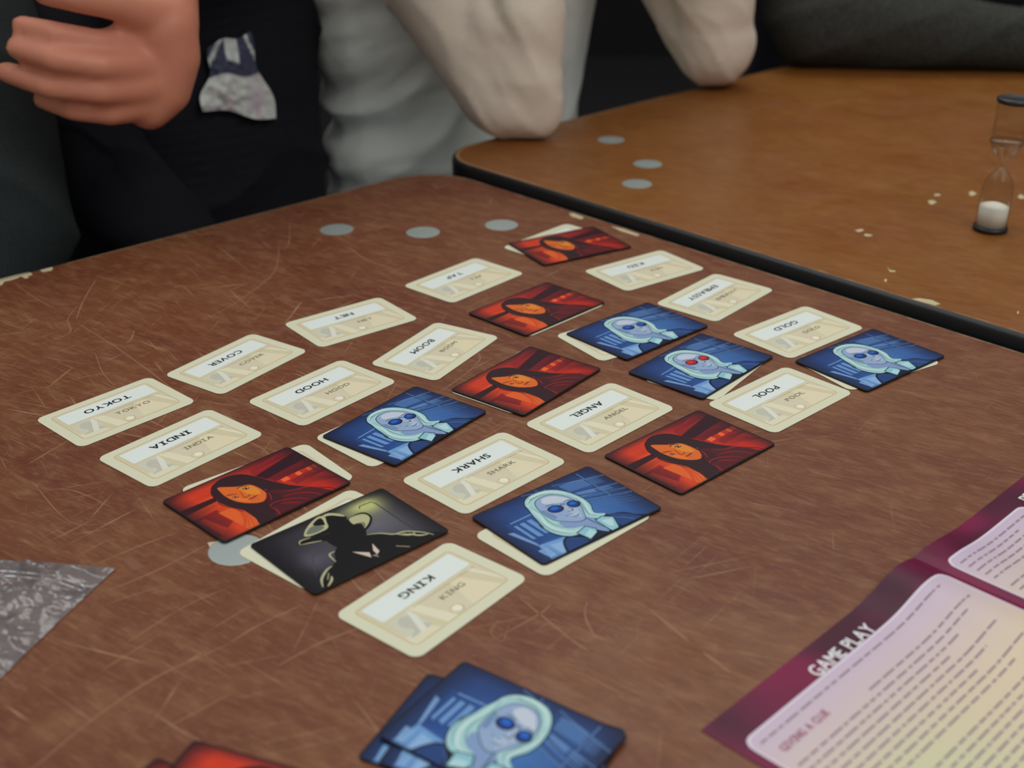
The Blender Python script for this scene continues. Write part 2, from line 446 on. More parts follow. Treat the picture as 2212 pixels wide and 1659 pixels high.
ribbons('scratch_marks', [(pxl(P), w) for P, w in strong], 0, near, M_scr)
rs = random.Random(3); faint = []
def inside(x, y):
    d = Vector((x, y)) - Vector((-63, 1026)); return 12 < d.dot(U1) < 700 and 12 < d.dot(U2) < 1200
while len(faint) < 520:
    px = rs.triangular(-60, 2212, 150); py = rs.uniform(420, 1659); x, y = onplane(px, py)
    if not inside(x, y) or (px > 1150 and rs.random() < .7): continue
    a = rs.choice([R(45), R(25), R(-50), R(70), R(-20), R(-75)]) + rs.gauss(0, .25); ln = rs.choice([8, 14, 20, 34, 60]) * rs.uniform(.5, 1.1); cv = rs.gauss(0, .08) * ln
    P = [(x + math.cos(a) * ln * t - math.sin(a) * cv * (1 - (2 * t - 1) ** 2), y + math.sin(a) * ln * t + math.cos(a) * cv * (1 - (2 * t - 1) ** 2)) for t in (0, .33, .66, 1)]
    if all(inside(*q) for q in P): faint.append((P, rs.uniform(.12, .42)))
ribbons('scratch_marks', faint, 0, near, M_scr2, .02)
def patches(name, items, z, parent, m, lift=.05):
    vs, fs = [], []
    for P in items:
        P = pxl(P, z); tris = tessellate_polygon([[Vector((*p, 0)) for p in P]]); b = len(vs)
        vs += [(p[0] * .001, p[1] * .001, lift * .001) for p in P]
        for t in tris:
            t = tuple(b + i for i in t)
            a_, b_, c_ = (vs[i] for i in t)
            fs.append(t if (b_[0] - a_[0]) * (c_[1] - a_[1]) - (b_[1] - a_[1]) * (c_[0] - a_[0]) > 0 else t[::-1])
    o = link(name, mesh_from(name, vs, fs), parent, [m]); o['kind'] = 'stuff'; return o
patches('chipped_spots', [[(-20, 607), (0, 603), (35, 594), (63, 588), (68, 590), (70, 594), (64, 596), (61, 594), (62, 600), (55, 602), (45, 597), (38, 601), (22, 606), (10, 608), (4, 616), (-4, 617), (-20, 622)],
  [(85, 583), (112, 576), (115, 581), (110, 585), (92, 588)], [(448, 1172), (466, 1170), (478, 1183), (470, 1204), (460, 1196)], 
  [(1228, 461), (1240, 461), (1262, 470), (1255, 474), (1236, 468)], [(1320, 489), (1345, 494), (1382, 507), (1376, 510), (1340, 499)]], 0, near, M_core)
def rim(parent, outline, w, name, m, s0, s1, amp, lift=.06):
    """uneven worn strip just inside a stretch of the outline (by index fraction)"""
    n = len(outline); vs, fs = [], []; pts = []
    acc = [0]
    for i in range(n): acc.append(acc[-1] + (Vector(outline[(i + 1) % n]) - Vector(outline[i])).length)
    steps = int((s1 - s0) / 3)
    for k in range(steps + 1):
        s = (s0 + (s1 - s0) * k / steps) % acc[-1]
        i = max(j for j in range(n) if acc[j] <= s); t = (s - acc[i]) / max(acc[i + 1] - acc[i], 1e-6)
        p = Vector(outline[i]).lerp(Vector(outline[(i + 1) % n]), t); d = (Vector(outline[(i + 1) % n]) - Vector(outline[i])).normalized()
        nn = Vector((-d.y, d.x)); ww = max(.12, w + amp * noise.noise(Vector((s * .09, w, 3))) + amp * .6 * noise.noise(Vector((s * .35, 1, 3))))
        q = p + nn * ww; vs += [(p.x * .001, p.y * .001, lift * .001), (q.x * .001, q.y * .001, lift * .001)]
    for k in range(steps): fs.append((2 * k, 2 * k + 2, 2 * k + 3, 2 * k + 1))
    o = link(name, mesh_from(name, vs, fs), parent, [m]); return o
def perim(outline, p):      # arc length of the outline point nearest to p
    acc = 0; best = (1e9, 0)
    for i in range(len(outline)):
        a = Vector(outline[i]); b = Vector(outline[(i + 1) % len(outline)]); d = b - a; t = max(0, min(1, (Vector(p) - a).dot(d) / d.length_squared))
        q = (a + d * t - Vector(p)).length
        if q < best[0]: best = (q, acc + d.length * t)
        acc += d.length
    return best[1], acc
for tb, ol, pa, pb, w, amp, mm in ((near, near_in, (-45, 1007), (330, 615), .7, 1.3, M_wear), (near, near_in, (-84, 1007), (-45, 1007), 1.3, .6, M_wear), (near, near_in, (-300, 810), (-84, 1007), .8, .8, M_wear),
                           (far, far_in, (-20, 1083), (30, 965), 2.3, .5, M_wear), (far, far_in, (30, 965), (340, 640), 1.0, 1.3, M_wear), (far, far_in, (150, 1236), (-20, 1083), 1.6, .5, M_wear)):
    sa, tot = perim(ol, pa); sb, _ = perim(ol, pb)
    if sa > sb: sa, sb = sb, sa
    if sb - sa > tot / 2: sa, sb = sb, sa + tot
    rim(tb, ol, w, 'worn_rim', mm, sa, sb, amp)
ribbons('scratch_marks', [(pxl(P, 8), w) for P, w in [([(1912, 253), (2000, 272), (2102, 291)], 1.6), ([(1604, 245), (1764, 194)], 1.3), ([(2100, 480), (2212, 400)], .9), ([(1560, 250), (1700, 215)], .9)]], 8, far, M_scr2)
def blob(px, py, a, b): return [(px + a * math.cos(t) * (1 + .3 * math.sin(3 * t + px)), py + b * math.sin(t) * (1 + .3 * math.cos(2 * t + py))) for t in [2 * math.pi * k / 9 for k in range(9)]]
patches('chipped_spots', [blob(1857, 498, 9, 3), blob(1874, 508, 9, 3), blob(2013, 437, 9, 4), blob(2100, 418, 8, 4), blob(2024, 421, 7, 3), blob(1913, 606, 3, 3), blob(2199, 675, 2, 3), blob(2206, 425, 8, 4),
    [(1916, 576), (1922, 583), (1934, 585), (1934, 588), (1922, 587)], [(1968, 646), (1985, 644), (2013, 648), (2032, 657), (2018, 660), (1990, 654), (1984, 652)]], 8, far, M_core)

patches('worn_spots', [[(264, 1208), (283, 1202), (298, 1214), (312, 1223), (300, 1231), (286, 1232)], blob(1292, 1312, 12, 9), blob(1335, 1382, 10, 10), blob(1372, 1462, 8, 12), blob(1400, 1478, 7, 6),
  blob(1352, 1500, 9, 5), blob(1312, 1188, 5, 4), blob(1326, 1196, 4, 3), blob(1338, 1202, 5, 3), blob(1045, 892, 12, 4), blob(1060, 905, 5, 6), blob(1250, 1290, 6, 4)], 0, near, M_scr2, .04)

# ------------------------------------------------------------------ word cards
CW, CH, CR = 68.0, 44.5, 4.4
word_body = slab('word_card', rrect(CW, CH, CR, cx=0, cy=0), 0, .34, .05); word_body.materials.append(M_cream)
def word_art():
    a = Art(.6, .6, CW - .6, CH - .6, .345, .004)
    x0, y0, x1, y1 = 5.6, 5.4, 62.4, 39.6
    def tan(x, y):
        t = min(max((x - 20) / 45, 0), 1); k = .5 + .5 * math.sin(x * .18 + y * .11)
        return (214 + 4 * k, 204 + 5 * k, 168 + 14 * k)
    a.poly(rrect(x1 - x0, y1 - y0, 2.6, cx=34, cy=22.5), (196, 172, 118))
    a.poly(rrect(x1 - x0 - .7, y1 - y0 - .7, 2.3, cx=34, cy=22.5), tan)
    a.grid(20, 12, tan, (6.9, 6.7, 61.1, 38.4))
    # pale streaks and the little portrait box
    a.poly([(21, 24), (25.5, 24), (31, 6.2), (25, 6.2)], (230, 224, 196))
    a.poly([(45, 24), (50, 24), (58, 6.2), (40, 6.2)], (228, 218, 186))
    a.poly([(56, 24), (58.2, 24), (61.6, 12), (61.6, 7)], (232, 226, 200))
    a.poly([(6.6, 6.2), (21, 6.2), (18, 12), (6.4, 12)], (228, 220, 190))
    a.poly([(8.6, 9.8), (20.4, 9.8), (20.4, 23.6), (8.6, 23.6)], (210, 210, 190))
    a.poly([(9.2, 11), (12, 12.2), (12.6, 14.4), (11, 17), (11.6, 20.6), (14.4, 22.6), (17.4, 21.4), (18.2, 18), (17, 14.6), (19.4, 12.2), (19.6, 10.2), (9.2, 10.2)], (196, 195, 180), True)
    a.poly([(13.4, 9.8), (16.6, 9.8), (20.4, 19), (20.4, 23.6), (19.4, 23.6)], (226, 226, 212))
    # writing line, ring and spot
    a.line([(23, 23.4), (60.2, 23.2)], .34, (176, 160, 122), False, False)
    a.ell(33.6, 9.1, 3.3, 2.9, (204, 184, 140)); a.ell(33.6, 9.1, 2.95, 2.55, (226, 214, 180))
    a.ell(34.4, 9.2, 2.3, 2.2, (206, 186, 142)); a.ell(34.1, 9.35, 2.0, 2.0, (238, 236, 220))
    # white name panel
    a.poly(rrect(52.2, 12.4, .8, cx=34.4, cy=31.6), (228, 236, 232))
    return a.mesh('printed_panel', (-CW / 2, -CH / 2), M_paper)
panel_me = word_art()
def blank_card(x, y, ang, label, z=0.0):
    o = link('word_card', word_body); o.location = W(x, y, z + .16); o.rotation_euler = (0, 0, R(ang))
    tag(o, label, 'card', 'cream word cards')
    link('printed_panel', panel_me, o)
    return o
def word_card(word, x, y, ang, label, z=0.0, tx=0.0):
    o = blank_card(x, y, ang, label, z)
    a = link('bold_word', word_mesh('bold_word', word, 4.1, 34.3 - CW / 2 + tx, 31.7 - CH / 2, .47, True, True, 1.22, .15, m=M_ink), o); a['label'] = 'bold black word %s printed upside down' % word
    b = link('small_word', word_mesh('small_word', word, 2.9, 41.4 - CW / 2 + tx, 18.6 - CH / 2, .47, False, False, 1.28, .17, m=M_inkgrey), o); b['label'] = 'small grey word %s' % word
    return o
words = dict(TOKYO=(-205.7, 591.5, 47.1), INDIA=(-162.8, 552.5, 50.2), COVER=(-153.9, 649.2, 55.6), HOOD=(-101.1, 612.4, 49.8), BOOM=(-43.3, 664.6, 59.8), SHARK=(-13.1, 526.7, 45.2),
  ANGEL=(45.4, 582.2, 45.3), POOL=(141.4, 601.2, 42.2), GOLD=(168.6, 688.8, 39.3), EMBASSY=(127.8, 743.0, 49.1), KID=(87.9, 790.2, 35.2), TAP=(-30.6, 774.5, 48.1), NET=(-96.5, 707.0, 37.5), KING=(-32.2, 425.9, 50.9))
wl = dict(TOKYO='leftmost cream card, printed TOKYO, on the scratched table', INDIA='cream card printed INDIA, below the TOKYO card', COVER='cream card printed COVER, between the TOKYO and NET cards',
  HOOD='cream card printed HOOD, beside the nearest blue portrait left of centre', BOOM='tilted cream card printed BOOM, in the middle of the layout', SHARK='cream card printed SHARK, in the centre of the layout',
  ANGEL='cream card printed ANGEL, between two red portrait cards', POOL='cream card printed POOL, touching a blue portrait card at the right', GOLD='cream card printed GOLD, near the black table edge',
  EMBASSY='cream card printed EMBASSY, between the KID and GOLD cards', KID='cream card printed KID, beside the farthest red portrait card', TAP='cream card printed TAP, nearest the metal discs',
  NET='cream card printed NET, between the COVER and TAP cards', KING='cream card printed KING, nearest and lowest of the word cards')
for w_, (x, y, a) in words.items(): word_card(w_, x, y, a, wl[w_])
under = [(-59.4, 569.8, 46.1, 'cream card peeking out under the blue portrait beside HOOD'), (65.9, 685.4, 34.2, 'cream card peeking out under the blue portrait below EMBASSY'),
  (-114.2, 516.2, 39.6, 'cream card peeking out under the leftmost red portrait'), (22.6, 478.1, 43.9, 'cream card peeking out under the blue portrait right of KING'),
  (-79.6, 470.4, 50.8, 'cream card peeking out under the black hatted silhouette card'), (33.1, 844.2, 47.0, 'cream card peeking out under the farthest red portrait'),
  (198.6, 646.0, 30.1, 'cream card peeking out under the rightmost blue portrait'), (109.0, 639.1, 54.7, 'cream card peeking out under the blue portrait with red glasses'),
  (4.3, 625.1, 52.5, 'cream card showing a sliver under the red portrait left of ANGEL'), (18.3, 722.6, 45.6, 'cream card nearly hidden under the red portrait below TAP')]
for x, y, a, lb in under: blank_card(x, y, a, lb)

# ------------------------------------------------------------------ portrait cards
AW, AH, AR = 71.0, 49.6, 2.2
agent_body = slab('portrait_card', rrect(AW, AH, AR, 6, 0, 0), 0, .75, .1); agent_body.materials.append(M_cardedge)
def lerp3(a, b, t): t = min(max(t, 0), 1); return tuple(a[i] + (b[i] - a[i]) * t for i in range(3))
def vig(x, y, p=1.0):
    return min(1, min(x, AW - x) / (10 * p)) ** .7 * min(1, y / 1.6) ** .5 * min(1, (AH - y) / (5 * p)) ** .6
def red_art():
    a = Art(.66, .66, AW - .66, AH - .66, .755)
    def bg(x, y):
        c = lerp3((196, 44, 32), (232, 92, 38), 1 - abs(x - 24) / 26)
        if y > 36: c = lerp3((214, 62, 36), (120, 30, 40), (x - 30) / 26)
        n = noise.noise(Vector((x * .05, y * .25, 2))); c = lerp3(c, (140, 30, 34), .5 * max(0, n + .1))
        return lerp3((46, 22, 34), c, vig(x, y, 1.1))
    a.grid(60, 40, bg)
    vg = lambda c: (lambda x, y: lerp3((42, 22, 32), c, vig(x, y, .9)))
    def quad(P, c, n=8):     # subdivided so that the vignette reads smoothly
        P = [tuple(p) for p in P]; Q = []
        for i in range(len(P)):
            for k in range(n): Q.append((P[i][0] + (P[(i + 1) % len(P)][0] - P[i][0]) * k / n, P[i][1] + (P[(i + 1) % len(P)][1] - P[i][1]) * k / n))
        a.poly(Q, c if callable(c) else vg(c))
    quad([(0, 35.4), (20, 34.6), (20, 31), (0, 30)], (60, 22, 30)); quad([(0, 30), (20, 31), (20, 27.4), (0, 24.5)], (220, 72, 36))
    quad([(0, 24), (13, 25), (14, 12), (0, 4)], (150, 36, 36)); quad([(2, 22), (5, 22.4), (8, 8), (3, 5)], (192, 56, 36)); quad([(12, 22), (20, 21), (24, 1), (14, -1)], (226, 98, 44))
    for k in range(6): a.line([(7 + k * 3.2, -1 + k * .4), (17 + k * 1.4, 9 + k * 1.2), (21, 24)], .5, (204, 66, 34))
    quad([(43, 37), (71, 43), (71, 34), (45, 31)], (52, 20, 34)); quad([(45, 31), (71, 34), (71, 26.5), (47, 26)], (118, 26, 36)); quad([(44, 43), (71, 49), (71, 43), (43, 37.5)], (150, 34, 38))
    quad([(47, 26), (71, 26.5), (71, 9), (50, 15)], (196, 46, 34)); quad([(52, 22), (71, 24), (71, 18), (52, 17)], (150, 34, 36))
    for x, w_ in ((49, 4), (57.2, 2.8), (63.6, 2.2), (67.4, 1.4)): quad([(x, 22.8), (x + w_, 23), (x + w_, 26.4), (x, 25.8)], (238, 104, 50)); a.line([(x + .6, 22.6), (x + .9, 20)], .4, (214, 70, 40))
    hair = (50, 28, 36)
    a.poly([(17.6, 29), (18.6, 37), (21.6, 42), (24, 44.2), (29.5, 46.4), (34.5, 46), (39.5, 43), (43, 36), (45.4, 28), (48.7, 19.6), (53.5, 12), (56.5, 6), (58, -3), (22.4, -3), (21.2, 7), (21.4, 15), (19, 22)], hair, True)
    a.line([(18.4, 33), (17, 27), (19.4, 20), (20.6, 14)], .5, (120, 30, 30))
    a.poly([(24.7, 40.6), (31, 35.2), (36.2, 32.4), (37.6, 27), (37, 20), (34.2, 16.2), (30.4, 15.8), (26.4, 19), (23.4, 24.2), (22.4, 31), (23.2, 37.2)], (222, 106, 40), True)
    a.poly([(31, 34), (36, 31), (36.6, 26), (35, 22), (31.5, 25), (30.6, 29)], (226, 138, 50), True)
    a.poly([(22.8, 30), (24.5, 24.5), (27.5, 19.5), (28.4, 21), (25.4, 27)], (230, 122, 52), True)
    br = (70, 26, 24)
    a.line([(29.8, 33.2), (32.4, 33.8), (35.4, 31.8)], .7, br); a.line([(22.9, 31.6), (24.2, 31.4), (27.4, 29.6)], .7, br)
    a.ell(33, 30.7, 1.75, 1.0, br, -22); a.ell(33, 30.7, .9, .75, (60, 24, 26)); a.ell(32.2, 30.8, .45, .42, (206, 176, 150)); a.ell(33.9, 30.6, .45, .36, (206, 176, 150))
    a.ell(25.2, 27.7, 1.5, .85, br, -22); a.ell(24.5, 27.9, .42, .36, (206, 176, 150)); a.ell(25.9, 27.6, .38, .32, (206, 176, 150))
    a.line([(29.6, 30.5), (28.6, 27), (28, 24.6), (29.4, 23.9), (31, 24.6)], .42, (150, 50, 28))
    a.ell(28.5, 24.2, .45, .3, (120, 36, 26)); a.ell(30.8, 24.7, .4, .3, (120, 36, 26))
    a.poly([(28, 21.4), (29.6, 22.3), (30.6, 22), (31.6, 22.4), (33.6, 21.8), (31, 21.1)], (170, 60, 40)); a.poly([(28.4, 21.3), (31, 21), (33.2, 21.5), (31.6, 19.6), (29.8, 19.4)], (216, 104, 66), True)
    a.line([(27.8, 21.4), (30.4, 21.2), (33.8, 21.9)], .36, (92, 24, 22))
    # dark scarf and jacket
    a.poly([(35, 17.4), (38.6, 21.5), (43, 19), (47, 15), (52, 13.4), (56, 9), (58.5, 3), (59, -3), (29.2, -3), (31.2, 6), (31.4, 11), (33, 15)], (82, 28, 36), True)
    a.poly([(33, 15.8), (36, 17.6), (38.6, 20.8), (41, 14), (38, 9), (34, 8.6), (31.8, 11.6)], (66, 26, 34), True)
    for P in ([(31, 9), (33.4, 10.8), (38.6, 10), (44.4, 6.4), (48, 2)], [(29.9, -1), (31.6, 4.6), (31.2, 8.4)], [(43, 16.4), (48.4, 13), (54, 11), (58, 5)], [(40, 12.4), (46.6, 10.4), (52, 5.6), (54, 0)], [(38, 20), (37, 17), (35, 13.6)], [(36, 8), (39, 6.6), (43.6, 2)], [(57, 8), (61, 3), (62, 0)], [(38, 6), (42, 3)]):
        a.line(P, .6, (158, 40, 44))
    a.ell(38.6, 22.9, .8, .4, (150, 60, 60), -60)
    return a.mesh('printed_picture', (-AW / 2, -AH / 2), M_print)
def blue_art(lens, lens_hi):
    a = Art(.66, .66, AW - .66, AH - .66, .755)
    nv = (22, 32, 62)
    def bg(x, y):
        c = lerp3((40, 78, 142), (70, 122, 186), 1 - math.hypot((x - 40) / 34, (y - 20) / 26))
        c = lerp3(c, (34, 58, 112), (y - 30) / 22)
        return lerp3(nv, c, vig(x, y, 1.3))
    a.grid(60, 40, bg)
    vg = lambda c, k=1.0: (lambda x, y: lerp3(nv, c, vig(x, y, k)))
    def quad(P, c, n=6, k=1.0):
        Q = []
        for i in range(len(P)):
            for j in range(n): Q.append((P[i][0] + (P[(i + 1) % len(P)][0] - P[i][0]) * j / n, P[i][1] + (P[(i + 1) % len(P)][1] - P[i][1]) * j / n))
        a.poly(Q, vg(c, k))
    # street and building at the left
    quad([(7, 34), (22, 34.4), (22, 12), (7, 14)], (40, 82, 150)); a.line([(9.6, 33.4), (22.4, 33.7)], .55, (128, 166, 212), False, False)
    for x, w_ in ((9.4, 1.5), (12.6, 2.4), (16.6, 2.6)): quad([(x, 18), (x + w_, 17), (x + w_, 30.6), (x, 30.8)], (106, 150, 206), k=.6)
    quad([(3.6, 28), (6.2, 27), (8.6, 14), (8, 11)], (120, 156, 204), k=.5)
    quad([(7.8, 12.6), (21.6, 10.4), (17, 6), (14, -2), (5, -2)], (112, 158, 212), k=.7); quad([(12, 9.6), (19.6, 8.2), (16, 2.4), (12, 1)], (140, 180, 224), k=.5)
    quad([(5, 9.4), (9.6, 9), (9.6, 2), (6, 2)], (128, 170, 218), k=.6); a.line([(8, 12.4), (5.4, 0)], .4, (44, 84, 144)); a.line([(10.6, 11.6), (9.8, 0)], .4, (44, 84, 144))
    # girders and windows at the right
    quad([(47, 44), (60, 43), (60, 35), (48, 37)], (72, 112, 168)); quad([(61.5, 42), (67, 41), (67, 33), (61.5, 34.6)], (66, 104, 160)); quad([(49, 35), (58, 33), (58, 28.4), (49.6, 30)], (88, 128, 184)); quad([(59.5, 32.6), (66, 31), (66, 26), (59.5, 28)], (80, 120, 178))
    for P in ([(45, 47), (71, 39)], [(46, 36), (71, 29.6)], [(46.8, 32.6), (71, 24)], [(47, 29), (71, 20)], [(61, 48), (60.4, 24)], [(40, 47), (47, 36)], [(36, 48.6), (44, 42)], [(28, 49), (38, 46.4)]):
        a.line(P, .8, (34, 60, 112), False, False); a.line([(p[0], p[1] - .9) for p in P], .35, (112, 150, 200), False, False)
    for k in range(4): a.line([(49, 26 - 2 * k), (68, 19 - 2.4 * k)], .4, (112, 152, 204), False)
    # coat
    dk = (20, 30, 56)
    a.poly([(27, 12), (22.6, 10.4), (18, 8), (14, 1), (13.6, -4), (62, -4), (57.5, 4), (54, 9), (47.5, 11.6), (44, 13), (38, 10)], dk, True)
    a.poly([(22, 8.4), (18, 6.4), (15.4, 1), (15, -3), (26, -3), (26.4, 2.4)], (34, 66, 122), True); a.line([(21.8, 8.6), (27, 3.4), (29, -1)], .4, (66, 112, 172))
    a.poly([(48, 10.6), (53, 8.4), (57, 3), (59, -3), (49, -3), (46, 4)], (36, 70, 126), True); a.line([(47, 9), (52, 5), (55, 0)], .4, (84, 130, 186))
    # hair
    ol = (26, 44, 54); hc = (166, 208, 212)
    H = [(23.4, 37), (24.6, 41.2), (28, 44.6), (33.4, 46), (39.8, 45), (44.4, 41.6), (47.4, 35.5), (48.4, 28.4), (47.4, 22.6), (45, 18.6), (44.4, 15.8), (47.6, 12.6), (42.4, 12), (39.6, 14.6), (37, 12), (34.6, 9.6), (29.6, 8), (24.6, 8.4), (21.4, 11), (19.2, 15.2), (18.7, 20.4), (20.4, 27), (22, 33)]
    cx_, cy_ = 33.5, 27
    a.poly([(cx_ + (x - cx_) * 1.03, cy_ + (y - cy_) * 1.03) for x, y in H], ol, True); a.poly(H, hc, True)
    for P, w_, c in (([(24.4, 39), (29, 43.6), (34, 44.6), (40, 43.4), (44.6, 38.4), (46.4, 31)], .9, (206, 230, 224)), ([(25.6, 40.6), (30, 43), (36, 43), (41, 40.4)], .35, ol), ([(46.6, 33), (47, 27), (44.6, 21), (43, 17.4), (44.6, 14)], .8, (204, 228, 224)),
                     ([(24, 36), (23.4, 29), (21.6, 22.6), (22.6, 16.4), (26, 11.4), (31, 10)], 1.3, (202, 228, 224)), ([(25.4, 38), (25.4, 31), (23.8, 24.6), (24.4, 18.6), (28, 13.6), (33, 11.6)], .4, (84, 128, 140)), ([(21.6, 30), (20, 22), (20.6, 16), (24.2, 10.6)], .5, (112, 160, 172)),
                     ([(45.2, 36.4), (45.8, 29), (43.4, 22), (41.6, 17), (43.4, 13.8)], .4, (84, 128, 140)), ([(26, 20), (27, 15.4), (31, 12.6), (36, 12.4)], .35, ol), ([(28.6, 44), (31.4, 42.8)], .4, ol)):
        a.line(P, w_, c)
    a.poly([(20.2, 27), (18.4, 24), (18, 21), (19.2, 22)], (46, 60, 66))
    # neck, collar
    a.poly([(27.6, 20.6), (33, 16), (38.4, 16.6), (40.6, 13), (40, 7), (39, 1), (35.6, 5.4), (33, 11), (28, 13.4), (26, 17)], (132, 158, 200), True)
    a.line([(38.2, 16.6), (38.8, 11), (39.6, 4.6)], .5, ol)
    a.poly([(26.8, 9.2), (33.6, 11), (36.2, 6.4), (34.6, 3.4), (28.2, 1)], ol); a.poly([(27.3, 8.8), (33.4, 10.4), (35.6, 6.2), (34.2, 4), (28.6, 1.7)], (140, 196, 212))
    a.poly([(28.6, 5.6), (33.4, 7.6), (34.4, 4.2), (28.8, 2)], (178, 218, 222))
    a.poly([(40, 11.6), (44.6, 12.4), (48.8, 8.6), (45, 1), (41, -3), (39.6, 1.6)], ol); a.poly([(40.5, 11.2), (44.4, 11.8), (48, 8.4), (44.6, 1.4), (41, -2), (40.2, 2)], (148, 200, 214)); a.poly([(42, 9.6), (46.8, 8), (44, 3), (42, 4)], (184, 220, 224))
    # face
    F = [(28.4, 38.4), (31, 40.6), (35, 41.4), (39.4, 40.2), (42.8, 36.8), (44.4, 31), (43.4, 24.6), (40.4, 19.2), (38.2, 15.8), (35.8, 15), (33, 16), (28.8, 19.8), (26.4, 23.2), (26, 28), (26.6, 33.6)]
    a.poly([(35 + (x - 35) * 1.035, 28 + (y - 28) * 1.03) for x, y in F], ol, True); a.poly(F, (148, 172, 208), True)
    a.poly([(31.4, 37.4), (34, 40.2), (38.6, 39.4), (42, 35.4), (43, 32), (38, 32.6), (33, 35)], (198, 206, 222), True)
    a.poly([(36.6, 28), (39.4, 28.6), (41, 24.6), (39.6, 20.6), (37.4, 17.4), (35.6, 20.4), (36.4, 25)], (170, 188, 216), True)
    a.poly([(26.8, 33), (26.4, 27), (27.4, 23.6), (29, 24.6), (28, 31)], (112, 142, 188), True)
    for cx, cy, rx, ry, rot in ((32.9, 29.7, 3.9, 3.2, -12), (42.0, 27.8, 3.2, 3.1, -12)):
        a.ell(cx, cy, rx, ry, (20, 26, 50), rot); a.ell(cx - .1, cy + .25, rx * .82, ry * .78, lens, rot); a.ell(cx - .1, cy + .7, rx * .5, ry * .42, lens_hi, rot)
    a.line([(36.2, 30.4), (37.6, 31), (39.2, 29.8)], .5, (24, 30, 50)); a.line([(29.5, 31), (27, 31.6)], .4, ol); a.line([(30, 33.8), (32.4, 34), (35.6, 33.2)], .4, (60, 72, 100)); a.line([(39.6, 32), (42, 32), (44, 30.4)], .4, (60, 72, 100))
    a.line([(37.6, 27.6), (38.8, 25), (37.8, 24), (35.8, 24.6)], .45, ol); a.line([(32.4, 22.4), (35, 21.8), (37.8, 21.4), (40, 22.4)], .5, ol); a.poly([(33.4, 22), (36.4, 21.6), (39.6, 22), (37.2, 19.9), (35.2, 19.8)], (176, 196, 220), True); a.line([(34.4, 19.9), (36.6, 19.3), (38.4, 20)], .36, ol)
    a.line([(31.6, 25.6), (31, 23.8)], .3, (96, 120, 160))
    return a.mesh('printed_picture', (-AW / 2, -AH / 2), M_print)
def black_art():
    a = Art(.66, .66, AW - .66, AH - .66, .755); dk = (16, 14, 20)
    def bg(x, y):
        c = lerp3((104, 102, 112), (40, 38, 46), math.hypot((x - 50) / 46, (y - 26) / 34))
        g = math.exp(-((x - 56) / 11) ** 2 - ((y - 42) / 8) ** 2); c = lerp3(c, (186, 190, 124), g * 1.15)
        n = math.exp(-((x - 14) / 8) ** 2 - ((y - 20) / 8) ** 2); c = lerp3(c, (112, 104, 122), n * .55)
        return lerp3(dk, c, vig(x, y, 1.2))
    a.grid(60, 40, bg)
    a.line([(52.3, 41.4), (53.6, 43), (59.6, 42.6), (60.4, 40), (60, 22), (60, 8)], .6, (58, 54, 40), False, False)
    a.line([(8, 10), (14, 22), (22, 26)], .6, (70, 66, 78)); a.line([(12, 6), (17, 18)], .5, (74, 70, 82))
    cr = (184, 182, 140); bk = (14, 13, 18)
    # wide brim, crown, face in shadow
    a.poly([(15.4, 34.4), (17.6, 37.6), (22, 36.8), (30, 34), (42, 37.4), (49, 38.6), (52.4, 36.8), (52.4, 32), (48, 27), (42.4, 24.6), (36, 27), (28, 29), (20.6, 31.8)], bk, True)
    a.poly([(43.6, 37.2), (48.6, 37.6), (51.4, 35.8), (51.2, 32), (47.4, 28.2), (43.6, 26.6), (42.6, 31)], cr, True); a.poly([(43, 32), (47, 31), (46, 28), (43.4, 26.8)], (120, 124, 100), True)
    a.line([(16, 34.8), (18, 37), (22.6, 36.2)], .7, cr); a.line([(16, 34.4), (21, 32.6), (25, 30.8)], .7, cr)
    a.poly([(23.4, 37), (24, 42), (27.2, 45.8), (31, 47.2), (35, 48.4), (39.4, 47.4), (42.6, 43.4), (43.6, 38.6), (36, 35), (28, 34.4)], bk, True)
    a.poly([(21.4, 39.4), (24.6, 43), (29, 46), (34.6, 48.2), (36.8, 46.4), (35, 42), (32.6, 37.6), (27, 37), (22.6, 37.6)], cr, True)
    a.poly([(22.8, 39.4), (25.4, 42.2), (28.6, 43.2), (31.6, 41), (31.2, 38.6), (26.6, 38)], (112, 118, 108), True)
    a.poly([(29, 43.6), (31.4, 45.8), (34.6, 46.6), (34.6, 44), (33, 40.6), (31.8, 41.2)], bk, True)
    a.poly([(36.8, 47.6), (40, 47.4), (43.2, 43.6), (43.8, 40.6), (42.6, 41.4), (39.6, 45.2), (36.6, 46.4)], cr, True)
    a.poly([(28, 33), (44, 32), (44.4, 26.6), (41.4, 21), (36, 17), (30, 18), (26.6, 22.6)], bk, True)
    # shoulders, collar, cuffs
    a.poly([(20, 14), (24, 20), (28, 22), (36, 20), (42, 22), (46, 19), (52, 14), (58, 11), (62, 6), (66, -3), (4, -3), (6, 2), (10, 7), (15.6, 11)], bk, True)
    a.line([(42, 21.6), (47, 18.6), (51, 14), (56, 12.4), (61, 7), (63.6, 2)], .9, cr); a.line([(20, 13.4), (21, 19.6), (24.4, 20.4)], .8, cr)
    for P in ([(5.6, 2), (8.4, 7), (13.6, 11), (17, 12)], [(10, 5), (13, 8.6)], [(7.4, 1), (11, 3.6), (12.6, 6)], [(52, 13), (55.6, 9), (58.6, 8.6)], [(56, 10), (58.4, 6), (62, 4)], [(54, 12), (59, 5)], [(46, 6), (50, 1.6)]): a.line(P, 1.1, cr)
    a.poly([(29.4, 15), (34.6, 9.6), (33, 6)], (214, 196, 184)); a.poly([(39.6, 14.4), (36.6, 9.6), (36.2, 6.2), (38.4, 7.6)], (214, 196, 184)); a.poly([(34, 7), (36, 6.6), (35.6, 4)], (150, 136, 130))
    return a.mesh('printed_picture', (-AW / 2, -AH / 2), M_print)
